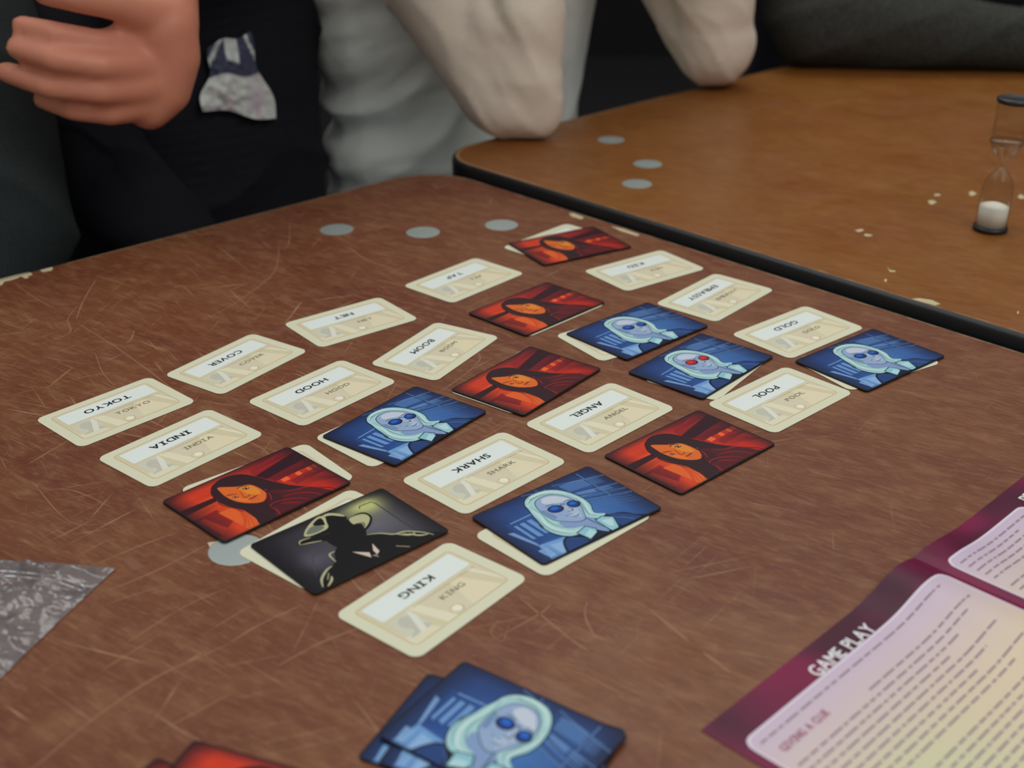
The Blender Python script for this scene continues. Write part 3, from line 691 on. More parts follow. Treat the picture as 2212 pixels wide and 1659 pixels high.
ART = dict(red=red_art(), blue=blue_art((20, 62, 140), (28, 104, 200)), redglass=blue_art((186, 28, 34), (222, 52, 48)), black=black_art())
def portrait(kind, x, y, ang, label, z=.5, tilt=(0, 0), group='portrait cards'):
    o = link('portrait_card', agent_body); o.location = W(x, y, z + .03); o.rotation_euler = (R(tilt[0]), R(tilt[1]), R(ang))
    tag(o, label, 'card', group); link('printed_picture', ART[kind], o); return o
ag = [('red', 40.4, 836.6, 29.5, 'farthest red portrait card, between TAP and KID'), ('red', 15.7, 724.9, 45.6, 'red portrait card with dark-haired woman, below the TAP card'),
  ('red', 8.3, 624.5, 52.0, 'red portrait card between the BOOM and ANGEL cards'), ('red', 86.8, 545.2, 42.4, 'red portrait card of dark-haired woman, below the POOL card'),
  ('red', -117.4, 507.3, 45.6, 'leftmost red portrait card, below the INDIA card'), ('blue', -53.9, 573.6, 52.5, 'blue portrait card beside the HOOD card'),
  ('blue', 74.2, 690.5, 41.9, 'blue portrait card with blue glasses, directly below EMBASSY'), ('redglass', 105.4, 642.3, 48.1, 'blue portrait card whose woman wears red glasses'),
  ('blue', 200.7, 648.7, 38.7, 'rightmost blue portrait card, below the GOLD card'), ('blue', 24.4, 487.9, 39.4, 'blue portrait card between SHARK and KING'),
  ('black', -70.4, 468.1, 41.9, 'black card with hatted silhouette under a street lamp')]
for k, x, y, a, lb in ag: portrait(k, x, y, a, lb, z=.56 if lb.find('below the POOL') < 0 else .3)
# the loose piles at the bottom edge of the photo
def from_tl(x, y, ang, w=AW, h=AH):   # centre of a card from its far-left corner
    a = R(ang); return x + math.cos(a) * w / 2 + math.sin(a) * h / 2, y + math.sin(a) * w / 2 - math.cos(a) * h / 2
for k, (x, y, ang, z, lb) in enumerate(((-31.5, 377.5, -26, 0, 'lowest blue portrait card of the pile, its left side showing'), (-25.5, 374.5, -24.5, .8, 'middle blue portrait card of the pile, its right corner showing'), (-18.5, 382.5, -35, 1.6, 'top blue portrait card of the pile at the bottom edge'))):
    cx, cy = from_tl(x, y, ang); portrait('blue', cx, cy, ang, lb, z, group='spare portrait cards')
for x, y, ang, z, lb in ((-121, 334, -30, 0, 'lower red portrait card cut off by the bottom edge'), (-110, 341.5, -21, .8, 'upper red portrait card cut off by the bottom edge')):
    cx, cy = from_tl(x, y, ang); portrait('red', cx, cy, ang, lb, z, group='spare portrait cards')

# ------------------------------------------------------------------ rules booklet
BA = 44.7                       # direction of its long edge
bk = empty('rules_booklet', W(65, 346, .2), 'open magenta rules booklet with GAME PLAY heading, lying flat', 'booklet')
bk.rotation_euler = (0, 0, R(BA))
# local frame: x along the long edge, y to the left of it; the sheet lies on the -y side
def hgt(x, y):
    f = 145.0; b = 5.5 * math.exp(-((x - f + 16) / 17) ** 2) + 3.0 * math.exp(-((x - f - 14) / 16) ** 2)
    b -= 1.2 * math.exp(-((x - f) / 3.0) ** 2)
    return .15 + b * (1 + .25 * math.sin(y * .03)) * min(1, max(0, (x - 20) / 90)) 
def drape(me):
    for v in me.vertices:
        v.co.z += hgt(v.co.x * 1000, v.co.y * 1000) * .001
M_book = attr_mat('satin_booklet_print', .42, .22, .05)
def sheet(x0, x1, y0, y1, z, fn, nx, ny, name, r=0.0):
    a = Art(x0, y0, x1, y1, z, 0)
    if not r: a.grid(nx, ny, fn)
    else:
        for j in range(ny + 1):
            for i in range(nx + 1):
                x = x0 + (x1 - x0) * i / nx; y = y0 + (y1 - y0) * j / ny
                dx = max(x0 + r - x, x - (x1 - r), 0); dy = max(y0 + r - y, y - (y1 - r), 0); d = math.hypot(dx, dy)
                if dx > 0 and dy > 0 and d > r:
                    k = r / d; x = (x0 + r - dx * k) if x < x0 + r else (x1 - r + dx * k); y = (y0 + r - dy * k) if y < y0 + r else (y1 - r + dy * k)
                a.v.append((x, y, z)); a.c.append(s2l(fn(x, y)))
        for j in range(ny):
            for i in range(nx): b = j * (nx + 1) + i; a.f.append((b, b + 1, b + nx + 2, b + nx + 1))
    me = a.mesh(name, (0, 0), M_book); drape(me); return link(name, me, bk, smooth=True)
def mag(x, y):
    n = noise.noise(Vector((x * .022 + .3 * math.sin(y * .03), y * .03, 1.3))) + .5 * noise.noise(Vector((x * .05, y * .06, 7)))
    return lerp3((70, 18, 44), (122, 18, 66), .5 + 1.3 * n)
def panel(x, y):
    t = min(max((-y - 14) / 46, 0), 1); c = lerp3((206, 186, 208), (222, 204, 176), t); g = math.exp(-((x - 30) / 36) ** 2 - ((y + 78) / 26) ** 2)
    return lerp3(c, (200, 212, 166), g * .7)
PX1 = 145
lower = sheet(0, PX1, -190, 0, 0, mag, 60, 60, 'page'); lower['label'] = 'nearer page with GAME PLAY heading'
upper = sheet(PX1, 290, -190, 0, 0, mag, 60, 60, 'page'); upper['label'] = 'farther page beyond the fold'
sheet(4.6, 141.6, -185, -13.6, .03, lambda x, y: (226, 216, 230), 60, 50, 'text_panel_border', 5); sheet(5.6, 140.6, -184, -14.6, .05, panel, 60, 50, 'text_panel', 4.4)
sheet(149.6, 221, -185, -10.8, .03, lambda x, y: (226, 216, 230), 60, 50, 'text_panel_border', 5); sheet(150.5, 220.1, -184, -11.8, .05, panel, 60, 50, 'text_panel', 4.4)
sheet(226, 286, -184, -14.6, .05, panel, 60, 50, 'text_panel', 4.4)
def bk_word(s, cap, x, y, m, bold, rot=0, xs=1.0):
    me = word_mesh('heading', s, cap, x, y, .12, bold, rot=rot, xs=xs, m=m, gap=.09)
    bm = bmesh.new(); bm.from_mesh(me); bmesh.ops.triangulate(bm, faces=bm.faces[:]); bm.to_mesh(me); bm.free()
    drape(me); o = link('heading', me, bk); o['label'] = 'heading %s' % s; return o
bk_word('GAME PLAY', 5.9, 73.5, -10.4, M_white, True, xs=.86)
bk_word('GIVING A CLUE', 3.2, 25.4, -25.6, M_inkmag, True, xs=.75)
bk_word('PEN', 5.6, 231, -9.9, M_white, True, xs=.86)
def lines(x0, x1, ys, seed, m=M_inkgrey):
    r_ = random.Random(seed); vs, fs = [], []
    for y, a0, a1 in ys:
        x = a0
        while x < a1:
            w_ = r_.uniform(2.2, 8.5); xe = min(x + w_, a1); k = max(1, int((xe - x) / 3)); b = len(vs)
            for i in range(k + 1):
                xx = x + (xe - x) * i / k
                for yy in (y - .45, y + .45): vs.append((xx * .001, yy * .001, (.1 + hgt(xx, yy)) * .001))
            for i in range(k): fs.append((b + 2 * i, b + 2 * i + 2, b + 2 * i + 3, b + 2 * i + 1))
            x = xe + r_.uniform(1.1, 1.7)
    o = link('text_lines', mesh_from('text_lines', vs, fs), bk, [m]); o['kind'] = 'stuff'; return o
M_body = mat('body_text_ink', (146, 128, 138), .5, .3)
ysA = [(-18.8, 9, 131), (-30.2, 60, 134)] + [(-34 - 3.7 * k, 9, 126 - 14 * ((k * 7) % 3)) for k in range(8)] + [(-67 - 3.7 * k, 14, 112 - 10 * ((k * 5) % 4)) for k in range(9)] + [(-106 - 3.7 * k, 14, 126) for k in range(14)]
lines(0, 0, ysA, 4, M_body)
lines(0, 0, [(-16 - 3.7 * k, 154, 216 - 8 * ((k * 5) % 3)) for k in range(5)] + [(-38 - 3.7 * k, 154, 216) for k in range(20)], 9, M_body)

# ------------------------------------------------------------------ sand timer
hx, hy = 332.4, 843.5
tm = empty('sand_timer', W(hx, hy, 8.2), 'small glass sand timer with black caps and white sand', 'sand timer'); tm.rotation_euler = (0, R(1.6), 0)
M_blackpl = mat('black_plastic', (30, 31, 36), .4, .5)
M_sand = mat('white_sand', (232, 228, 216), .9, .1)
M_glass = bpy.data.materials.new('thin_clear_glass'); M_glass.use_nodes = True
nt = M_glass.node_tree; nt.nodes.clear()
o_ = nt.nodes.new('ShaderNodeOutputMaterial'); tr = nt.nodes.new('ShaderNodeBsdfTransparent'); gl = nt.nodes.new('ShaderNodeBsdfGlossy'); fr = nt.nodes.new('ShaderNodeLayerWeight'); mx = nt.nodes.new('ShaderNodeMixShader')
tr.inputs[0].default_value = (.96, .96, .95, 1); gl.inputs['Roughness'].default_value = .08; fr.inputs['Blend'].default_value = .12
mth = nt.nodes.new('ShaderNodeMath'); mth.operation = 'MINIMUM'; mth.inputs[1].default_value = .35; nt.links.new(fr.outputs['Fresnel'], mth.inputs[0]); nt.links.new(mth.outputs[0], mx.inputs[0]); nt.links.new(tr.outputs[0], mx.inputs[1]); nt.links.new(gl.outputs[0], mx.inputs[2]); nt.links.new(mx.outputs[0], o_.inputs[0])
link('bottom_cap', lathe('bottom_cap', [(10.6, 0), (11.6, .5), (11.8, 2.2), (11.2, 3.4), (9, 3.6)], 48), tm, [M_blackpl], True)
link('top_cap', lathe('top_cap', [(9, 88.4), (11.2, 88.6), (11.8, 89.8), (11.7, 91.4), (10.4, 92.2), (9.6, 91.8), (.01, 91.7)], 48), tm, [M_blackpl], True)
gp = [(10.9, 3.4), (10.9, 24), (10.7, 30), (9.4, 35), (6.2, 40), (3.2, 43.6), (1.7, 46), (1.7, 47), (3.4, 49.5), (6.4, 53.5), (9.2, 57.5), (10.6, 61), (10.9, 65), (10.9, 88.6)]
gp = [tuple(p) for p in smooth_pts(gp, False, 4)]
me = lathe('glass_bulb', gp, 48)
bm = bmesh.new(); bm.from_mesh(me); bmesh.ops.delete(bm, geom=[f for f in bm.faces if len(f.verts) > 4], context='FACES_ONLY'); bm.to_mesh(me); bm.free()
link('glass_bulb', me, tm, [M_glass], True)
gi = [(max(r_ - .9, .5), z) for r_, z in gp]
me = lathe('inner_glass', gi, 48)
bm = bmesh.new(); bm.from_mesh(me); bmesh.ops.delete(bm, geom=[f for f in bm.faces if len(f.verts) > 4], context='FACES_ONLY'); bm.to_mesh(me); bm.free()
link('inner_glass', me, tm, [M_glass], True)
link('sand', lathe('sand', [(9.8, 3.7), (9.8, 17.2), (7, 18.3), (3, 19.6), (.01, 20.2)], 40), tm, [M_sand], True)
link('glass_collar', lathe('glass_collar', [(10.95, 61), (11.5, 61.8), (11.5, 62.8), (10.95, 63.6)], 48), tm, [M_glass], True)

# ------------------------------------------------------------------ plastic bag
M_film = bpy.data.materials.new('clear_crinkled_film'); M_film.use_nodes = True
nt = M_film.node_tree; nt.nodes.clear()
o_ = nt.nodes.new('ShaderNodeOutputMaterial'); tr = nt.nodes.new('ShaderNodeBsdfTransparent'); gl = nt.nodes.new('ShaderNodeBsdfGlossy'); df = nt.nodes.new('ShaderNodeBsdfDiffuse')
m1 = nt.nodes.new('ShaderNodeMixShader'); m2 = nt.nodes.new('ShaderNodeMixShader'); lw = nt.nodes.new('ShaderNodeLayerWeight'); lw.inputs[0].default_value = .35
gl.inputs['Roughness'].default_value = .07; df.inputs[0].default_value = (.5, .48, .5, 1); tr.inputs[0].default_value = (.93, .93, .95, 1); m1.inputs[0].default_value = .16
bpn = nt.nodes.new('ShaderNodeBump'); bpn.inputs['Strength'].default_value = .6; bpn.inputs['Distance'].default_value = .002
nn = nt.nodes.new('ShaderNodeTexNoise'); nn.inputs['Scale'].default_value = 130; nn.inputs['Detail'].default_value = 3; tcn = nt.nodes.new('ShaderNodeTexCoord')
nt.links.new(tcn.outputs['Object'], nn.inputs['Vector']); nt.links.new(nn.outputs[0], bpn.inputs['Height']); nt.links.new(bpn.outputs[0], gl.inputs['Normal'])
nt.links.new(tr.outputs[0], m1.inputs[1]); nt.links.new(df.outputs[0], m1.inputs[2]); mth = nt.nodes.new('ShaderNodeMath'); mth.operation = 'MINIMUM'; mth.inputs[1].default_value = .5; nt.links.new(lw.outputs['Fresnel'], mth.inputs[0]); nt.links.new(mth.outputs[0], m2.inputs[0]); nt.links.new(m1.outputs[0], m2.inputs[1]); nt.links.new(gl.outputs[0], m2.inputs[2]); nt.links.new(m2.outputs[0], o_.inputs[0])
bag = empty('plastic_bag', W(0, 0, 0), 'crumpled clear plastic bag at the left, beyond the red cards', 'bag')
A_, B_, C_, D_ = Vector((-166, 447)), Vector((-345, 470)), Vector((-330, 290)), Vector((-196, 352))
def film(name, lift, amp, seed, n=90):
    vs, fs = [], []
    for j in range(n + 1):
        for i in range(n + 1):
            s, t = i / n, j / n
            p = A_.lerp(B_, s).lerp(D_.lerp(C_, s), t)
            p = p + Vector((0, 3.0 * math.sin(math.pi * t))) * (1 - s)
            e = min(1, min(s, t, 1 - t) * 9 + .05)
            q = Vector((p.x * .03, p.y * .05, seed))
            rdg = (1 - abs(noise.noise(q)) * 2.2) ** 3 + .6 * (1 - abs(noise.noise(q * 2.3)) * 2) ** 3 + .3 * noise.noise(q * 5)
            vs.append((p.x * .001, p.y * .001, (.4 + lift * e + amp * e * max(0, rdg)) * .001))
    for j in range(n):
        for i in range(n): a = j * (n + 1) + i; fs.append((a, a + 1, a + n + 2, a + n + 1))
    o = link(name, mesh_from(name, vs, fs), bag, [M_film], True); return o
film('film', .2, 2.2, 1.0); film('film', 2.6, 5.0, 5.0)
# press seal: two parallel ribs
def tube_mesh(name, P, r, seg=8):
    vs, fs = [], []
    for i, p in enumerate(P):
        a = Vector(P[max(i - 1, 0)]); c = Vector(P[min(i + 1, len(P) - 1)]); d = (c - a).normalized(); s_ = d.cross(Vector((0, 0, 1))).normalized(); u = s_.cross(d)
        for k in range(seg):
            t = 2 * math.pi * k / seg; q = Vector(p) + (s_ * math.cos(t) + u * math.sin(t)) * r; vs.append(tuple(q * .001))
    for i in range(len(P) - 1):
        for k in range(seg): j = (k + 1) % seg; fs.append((i * seg + k, i * seg + j, (i + 1) * seg + j, (i + 1) * seg + k))
    fs.append(tuple(range(seg))); fs.append(tuple((len(P) - 1) * seg + k for k in range(seg))[::-1])
    return mesh_from(name, vs, fs)
for off in (0, 3.2):
    P = []
    for k in range(25):
        t = k / 24; q = Vector((-172.5, 431 - off)).lerp(Vector((-335, 447 - off)), t); P.append((q.x, q.y, 6.2 + 1.5 * math.sin(t * 9) * min(1, t * 5) - 4.6 * max(0, 1 - t * 12)))
    link('seal_rib', tube_mesh('seal_rib', P, .5), bag, [M_film], True)

# ------------------------------------------------------------------ people
def fuse(name, balls, voxel, smooth_it=6):
    """one continuous surface from overlapping rounded masses; balls = (centre, radii, rotation z)"""
    bm = bmesh.new(); base = bmesh.new(); bmesh.ops.create_icosphere(base, subdivisions=3, radius=1)
    bv = [v.co.copy() for v in base.verts]; bf = [[v.index for v in f.verts] for f in base.faces]; base.free()
    vs, fs = [], []
    for c, r_, rz in balls:
        ca, sa = math.cos(rz), math.sin(rz); b = len(vs)
        for q in bv:
            x, y, z = q.x * r_[0], q.y * r_[1], q.z * r_[2]; vs.append(((c[0] + x * ca - y * sa) * .001, (c[1] + x * sa + y * ca) * .001, (c[2] + z) * .001))
        fs += [tuple(b + i for i in f) for f in bf]
    bm.free(); me = mesh_from(name, vs, fs); o = bpy.data.objects.new('tmp', me); C.objects.link(o)
    md = o.modifiers.new('r', 'REMESH'); md.mode = 'VOXEL'; md.voxel_size = voxel * .001; md.use_smooth_shade = True
    sm = o.modifiers.new('s', 'SMOOTH'); sm.iterations = smooth_it; sm.factor = .6
    out = bpy.data.meshes.new_from_object(o.evaluated_get(bpy.context.evaluated_depsgraph_get()))
    bpy.data.objects.remove(o); bpy.data.meshes.remove(me); out.name = name; out.materials.clear(); return out
def limb(P, flat=1.0, rz=0.0):
    """P = [(x, y, z, r)] -> chain of balls"""
    out = []
    for i in range(len(P) - 1):
        a, b = P[i], P[i + 1]; d = math.dist(a[:3], b[:3]); n = max(2, int(d / (min(a[3], b[3]) * .22)))
        for k in range(n + (1 if i == len(P) - 2 else 0)):
            t = k / n; r_ = a[3] + (b[3] - a[3]) * t; out.append(((a[0] + (b[0] - a[0]) * t, a[1] + (b[1] - a[1]) * t, a[2] + (b[2] - a[2]) * t), (r_, r_ * flat, r_), rz))
    return out
LA = math.atan2(.68, .733)       # lateral direction of everyone seated along the far-left side
LAT = Vector((.733, .68, 0)); FW = Vector((.68, -.733, 0))
def torso(cx, cy, hw, hd, top=270, bot=-250, lean=40, flare=1.0):
    out = []; n = 60
    for k in range(n + 1):
        t = k / n; z = bot + (top - bot) * t
        w_ = hw * (1.04 - .16 * math.sin(math.pi * min(t * 1.25, 1)) + .1 * t) * (1 if t < .86 else 1 - (t - .86) * 2.4); d_ = hd * (1.0 - .08 * math.sin(math.pi * t)) * (1 if t < .86 else 1 - (t - .86) * 2.0)
        c = Vector((cx, cy, z)) + FW * (lean * t * t); out.append((tuple(c), (w_, d_, 30), LA))
    return out
def head(c, yaw_dir=FW):
    cx, cy, cz = c; o = [((cx, cy, cz), (74, 92, 105), LA)]
    f = Vector(c) + FW * 62; o.append((tuple(f + Vector((0, 0, -42))), (50, 42, 55), LA)); o.append((tuple(Vector(c) + FW * 98 + Vector((0, 0, -14))), (12, 16, 22), LA))
    o.append((tuple(Vector(c) + FW * 92 + Vector((0, 0, -48))), (24, 10, 7), LA))
    for s in (-1, 1): o.append((tuple(Vector(c) + LAT * 76 * s + Vector((0, 0, -10))), (8, 18, 28), LA))
    return o
def legs(cx, cy, z_h=-240, r=72):
    out = []
    for s in (-1, 1):
        h = Vector((cx, cy, z_h)) + LAT * 85 * s; k = h + FW * 400 + LAT * 30 * s + Vector((0, 0, 0)); f = k + Vector((0, 0, -(740 + z_h) + 60)) + FW * 20
        out += limb([(*h, r + 12), (*(h.lerp(k, .5)), r), (*k, 58)]); out += limb([(*k, 58), (*(k.lerp(f, .4)), 54), (*f, 40)]); t = f + FW * 150
        out += limb([(*f, 40), (*(f + Vector((0, 0, -22)) + FW * 60), 36), (t.x, t.y, f.z - 28, 30)])
    return out
def feet_fix(me):                # nothing goes below the floor
    for v in me.vertices:
        if v.co.z < -.738: v.co.z = -.738
def person(name, balls, voxel, mats, pick, label, disp=None, sm=6, fingers=None):
    me = fuse(name, balls, voxel, sm); feet_fix(me)
    if disp:
        nrm = [v.normal.copy() for v in me.vertices]
        for v, n_ in zip(me.vertices, nrm):
            p = v.co * 1000; d = disp(p, n_)
            if d: v.co += n_ * d * .001
    o = link(name, me, None, mats, True); o.location = (0, 0, Z0)
    for p in me.polygons: p.material_index = pick(p.center * 1000)
    return tag(o, label, 'person')
M_shirt = fabric('white_grey_jersey', (226, 229, 224), (214, 217, 212), 1400, .15)
M_sleeve = fabric('thin_white_jersey_over_skin', (226, 212, 196), (216, 202, 186), 1400, .15)
M_skin = mat('skin', (206, 134, 108), .5, .4, Subsurface_Weight=.12); M_skin.node_tree.nodes['Principled BSDF'].inputs['Subsurface Radius'].default_value = (.006, .003, .0015)
M_jeans = fabric('dark_jeans', (38, 42, 52), (30, 32, 42), 1200, .3)
M_black = fabric('black_jacket', (27, 26, 33), (22, 21, 28), 700, .3, wr=14, wrs=.6)
M_green = fabric('charcoal_green_jacket', (44, 49, 50), (36, 40, 42), 700, .3, wr=12, wrs=.5)
M_heather = fabric('charcoal_heather_knit', (66, 66, 62), (44, 45, 44), 420, .6)
M_hair = fabric('dark_brown_hair', (52, 34, 26), (34, 22, 18), 300, .6)
def segd(p, a, b):
    a = Vector(a); b = Vector(b); d = b - a; t = max(0, min(1, (p - a).dot(d) / d.length_squared)); return (p - (a + d * t)).length, t

# the person in the white long-sleeved top, elbows on the far table
E1, E2 = (16, 1093, 49), (201, 1276, 49); S1, S2 = (-128, 1178, 250), (105, 1400, 250); W1, W2 = (-6, 1165, 285), (168, 1262, 285)
H1, H2 = (30, 1215, 345), (130, 1290, 345)
def hand_simple(w_, c):          # loosely closed hand on the cheek: palm plus four fingers and a thumb
    w_ = Vector(w_); c = Vector(c); d = (c - w_).normalized(); s = d.cross(Vector((0, 0, 1))).normalized(); out = limb([(*w_, 27), (*w_.lerp(c, .5), 30), (*c, 28)])
    for k in range(4):
        b = c + s * (k - 1.5) * 17; t = b + d * 42 + Vector((0, 0, 14)); t2 = t + Vector((0, 0, 30)) - d * 8; out += limb([(*b, 10), (*t, 8.6), (*t2, 7.4)])
    b = w_.lerp(c, .4) + s * 30; out += limb([(*b, 12), (*(b + d * 30 + s * 16), 10), (*(b + d * 58 + s * 10), 8)]); return out
rv = lambda a, b, y: tuple(ray(a, b, y))
balls = torso(-61, 1306, 164, 104) + legs(-45, 1310)
balls += limb([(*S1, 62), ((S1[0] + E1[0]) / 2 - 6, (S1[1] + E1[1]) / 2, (S1[2] + E1[2]) / 2 - 6, 53), (*rv(1075, 205, 1100), 33)]) + limb([(*rv(1075, 205, 1100), 33), (*rv(1095, 226, 1092), 29), (*rv(1162, 248, 1088), 21)]) + limb([(*rv(1162, 248, 1088), 21), (*rv(1132, 150, 1094), 34), (*rv(1108, 40, 1104), 45), (*W1, 30)])
balls += limb([(*S2, 62), (*Vector(S2).lerp(Vector(E2), .5), 52), (*E2, 40)]) + limb([(*E2, 40), (*Vector(E2).lerp(Vector(W2), .35), 45), (*W2, 30)])
balls += limb([(*S1, 60), (-20, 1290, 275, 62), (*S2, 60)]) + limb([(-10, 1285, 270, 55), (35, 1250, 350, 52)]) + head((60, 1235, 430)) + hand_simple(W1, H1) + hand_simple(W2, H2)
def pickB(p):
    d1 = min(segd(p, S1, E1)[0], segd(p, E1, W1)[0], segd(p, S2, E2)[0], segd(p, E2, W2)[0])
    if p.z > 345 or (p.z > 300 and d1 > 80) or (p.z > 288 and min((p - Vector(W1)).length, (p - Vector(W2)).length) < 150 and segd(p, S1, S2)[0] > 90): return 2
    if p.z < -210 : return 3
    if d1 < 64: return 1
    return 0
def dispB(p, n):
    d1, t1 = segd(p, E1, W1); d2, t2 = segd(p, S1, E1); d3, t3 = segd(p, E2, W2); d4, t4 = segd(p, S2, E2); m_ = min(d1, d2, d3, d4); v = 0.0
    if p.z > 300: return 0
    if m_ < 60:
        k = 0
        if d1 < 56 or d3 < 56:       # folds running diagonally round the forearm
            f = .07 * (p.z * .75 + p.x * .95) + 2.2 * noise.noise(p * .013); k += 2.6 * (.45 + .9 * abs(noise.noise(p * .018))) * (1 - abs(math.sin(f))) ** 3
        if d2 < 58 or d4 < 58:
            f = .06 * (p.z * .6 + p.x * .9) + 1.5 * noise.noise(p * .01 + Vector((4, 0, 0))); k += 1.2 * (1 - abs(math.sin(f))) ** 3
        e = max(0, 1 - abs((p - Vector(E1)).length - 62) / 22) * 1.3 * (1 - abs(math.sin(p.x * .09 + p.z * .07))) ** 2
        for da, db, ee in ((d1, d2, E1), (d3, d4, E2)):
            if da < 80 and db < 80 and p.z > ee[2] + 12: k -= 7.5 * math.exp(-((da - db) / 6.5) ** 2) * min(1, (p.z - ee[2] - 12) / 30)
        return k + e
    lat = (p - Vector((-45, 1310, 0))).dot(LAT); z = p.z
    sag = z + .0030 * (lat + 40) ** 2 * (1 if z > -60 else -.4)      # wrinkles bow from the side to the front
    side = min(1, max(.12, (50 - lat) / 120))
    for sc2, am, sd in ((1.0, 7.5, 1), (1.9, 3.6, 5)):
        n1 = noise.noise(Vector((lat * .0065 * sc2, sag * .021 * sc2 + .6 * noise.noise(Vector((lat * .012, z * .01, sd))), sd + .3)))
        v += am * ((1 - abs(n1) * 2.4) - .55) * side
    v += 4.0 * (1 - abs(math.sin(.03 * (lat * 1.2 - z * .45) + 2.2 * noise.noise(p * .006)))) ** 2 * (1 - side * .7)
    v += (9 * max(0, (-z - 40) / 120)) if z > -160 else 9
    return v
pB = person('person', balls, 4.5, [M_shirt, M_sleeve, M_skin, M_jeans], pickB, 'person in white long-sleeved top leaning both elbows on the orange table', dispB, 8)
hb = [((62, 1232, 448), (86, 104, 104), LA)] + limb([(10, 1275, 430, 40), (-10, 1290, 330, 34), (0, 1270, 250, 20)]) + limb([(118, 1235, 430, 34), (150, 1200, 300, 20), (132, 1236, 180, 16), (128, 1240, 112, 8)]) 
me = fuse('hair', hb, 5, 6); o = link('hair', me, pB, [M_hair], True)

# the neighbour resting a forearm in grey knit on the far table
Ec, Sc, Wc, Hc = (318, 1376, 54), (300, 1590, 255), (570, 1338, 37), (655, 1330, 34)
balls = torso(430, 1690, 160, 105, 275, -250, 20) + legs(430, 1690) + head((440, 1660, 440)) + limb([(430, 1680, 270, 60), (436, 1668, 360, 54)]) + limb([(*Sc, 66), (430, 1680, 268, 66), (560, 1790, 255, 64)])
balls += limb([(*Sc, 64), (*Vector(Sc).lerp(Vector(Ec), .5), 60), (*Ec, 47)]) + limb([(*Ec, 47), (*Vector(Ec).lerp(Vector(Wc), .35), 41), (*Wc, 28)])
balls += limb([(*Wc, 28), (*Hc, 26)]) + [((670, 1336, 34), (42, 40, 17), 0)]
for k in range(4): balls += limb([(690, 1312 + 17 * k, 34, 10), (728 - 4 * abs(k - 1.5), 1309 + 18 * k, 30, 9), (752 - 6 * abs(k - 1.5), 1308 + 18 * k, 20, 8)])
balls += limb([(655, 1305, 32, 12), (690, 1280, 26, 10), (712, 1274, 22, 8.5)])
balls += limb([(548, 1795, 255, 60), (556, 1830, 60, 50), (470, 1730, -110, 38)])
def pickC(p):
    if p.z > 300 or (p.x > 600 and p.y < 1600 and min((p - Vector(Hc)).length, (p - Vector((730, 1320, 25))).length) < 62 and p.x > 590): return 2
    if p.z < -200: return 3
    if min(segd(p, Sc, Ec)[0], segd(p, Ec, Wc)[0]) < 74: return 0
    return 1
def dispC(p, n):
    d, t = segd(p, Ec, Wc); d2, t2 = segd(p, Sc, Ec)
    if p.z > 290 or (p.x > 590 and p.y < 1420): return 0
    if d < 66: return 2.4 * (1 - abs(math.sin(.05 * (p.x * .5 - p.z * 1.2) + 1.2 * noise.noise(p * .01)))) ** 2
    if d2 < 80: return 3 * (1 - abs(math.sin(.045 * (p.z + p.x * .6) + 1.5 * noise.noise(p * .01)))) ** 2
    return 0
person('person', balls, 5.5, [M_heather, M_black, M_skin, M_jeans], pickC, 'person resting a charcoal knit sleeve on the orange table, far right', dispC, 5)

# the person in the black jacket whose curled hand is raised at the upper left
Y0 = 880
def rp(px, py, y): v = ray(px, py, y); return (v.x, v.y, v.z)
def fing(P): return limb([(*rp(a, b, y), r_) for a, b, y, r_ in P])
hand = []
hand += fing([(310, 95, 900, 15), (215, 92, 872, 8.9), (125, 75, 860, 8.6), (48, 56, 870, 7.2)])
hand += fing([(320, 140, 895, 15), (220, 143, 860, 9.0), (120, 128, 852, 8.8), (36, 104, 864, 7.4)])
hand += fing([(320, 182, 892, 15), (220, 198, 862, 9.0), (106, 186, 858, 8.6), (14, 156, 872, 7.4)])
hand += fing([(315, 212, 895, 16), (240, 242, 874, 9.4), (160, 236, 870, 8.2), (92, 214, 880, 7.0)])
hand += fing([(352, 35, 905, 20), (255, 6, 876, 12), (170, -8, 862, 11), (98, -18, 862, 9)])
hand += fing([(352, 60, 905, 24), (368, 120, 905, 21), (352, 190, 903, 20), (322, 228, 898, 17)]) + fing([(330, 40, 914, 21), (330, 110, 907, 20), (312, 190, 902, 19)])
wr = rp(345, -70, 940); el = (-98, 1085, 335); sh = (-190, 1215, 262)
hand += limb([(*rp(352, 50, 908), 25), (*wr, 26)])
TA = (-285, 1125)
balls = torso(TA[0], TA[1], 142, 106, 275, -250, -50) + legs(*TA) + head((TA[0] - 30, TA[1] + 24, 450)) + limb([(TA[0] - 40, TA[1] + 44, 270, 62), (TA[0] - 34, TA[1] + 32, 365, 55)])
sh2 = (-400, 1085, 255); sh1 = (-246, 1236, 258)
balls += limb([(*sh1, 60), (TA[0] - 40, TA[1] + 44, 268, 66), (*sh2, 56)]) + limb([(*sh1, 60), (*Vector(sh1).lerp(Vector(el), .5), 54), (*el, 46)]) + limb([(*el, 46), (*Vector(el).lerp(Vector(wr), .5), 40), (*wr, 29)])
balls += limb([(*sh2, 56), (-372, 1030, 130, 48), (-330, 985, 15, 42)]) + limb([(-330, 985, 15, 42), (-240, 1000, -110, 34)])
balls += hand
wv = Vector(wr)
def pickA(p):
    if p.z > 330: return 1
    if (p - Vector(rp(250, 110, 880))).length < 118 and p.y < 950: return 1
    if p.z < -215: return 2
    return 0
def dispA(p, n):
    if p.z > 320 or p.y < 955: return 0
    z = p.z; lat = (p - Vector((TA[0], TA[1], 0))).dot(LAT)
    return 7 * (1 - abs(math.sin(.012 * (z + .9 * lat) + 3.0 * noise.noise(p * .005)))) ** 4 + 3 * noise.noise(p * .014)
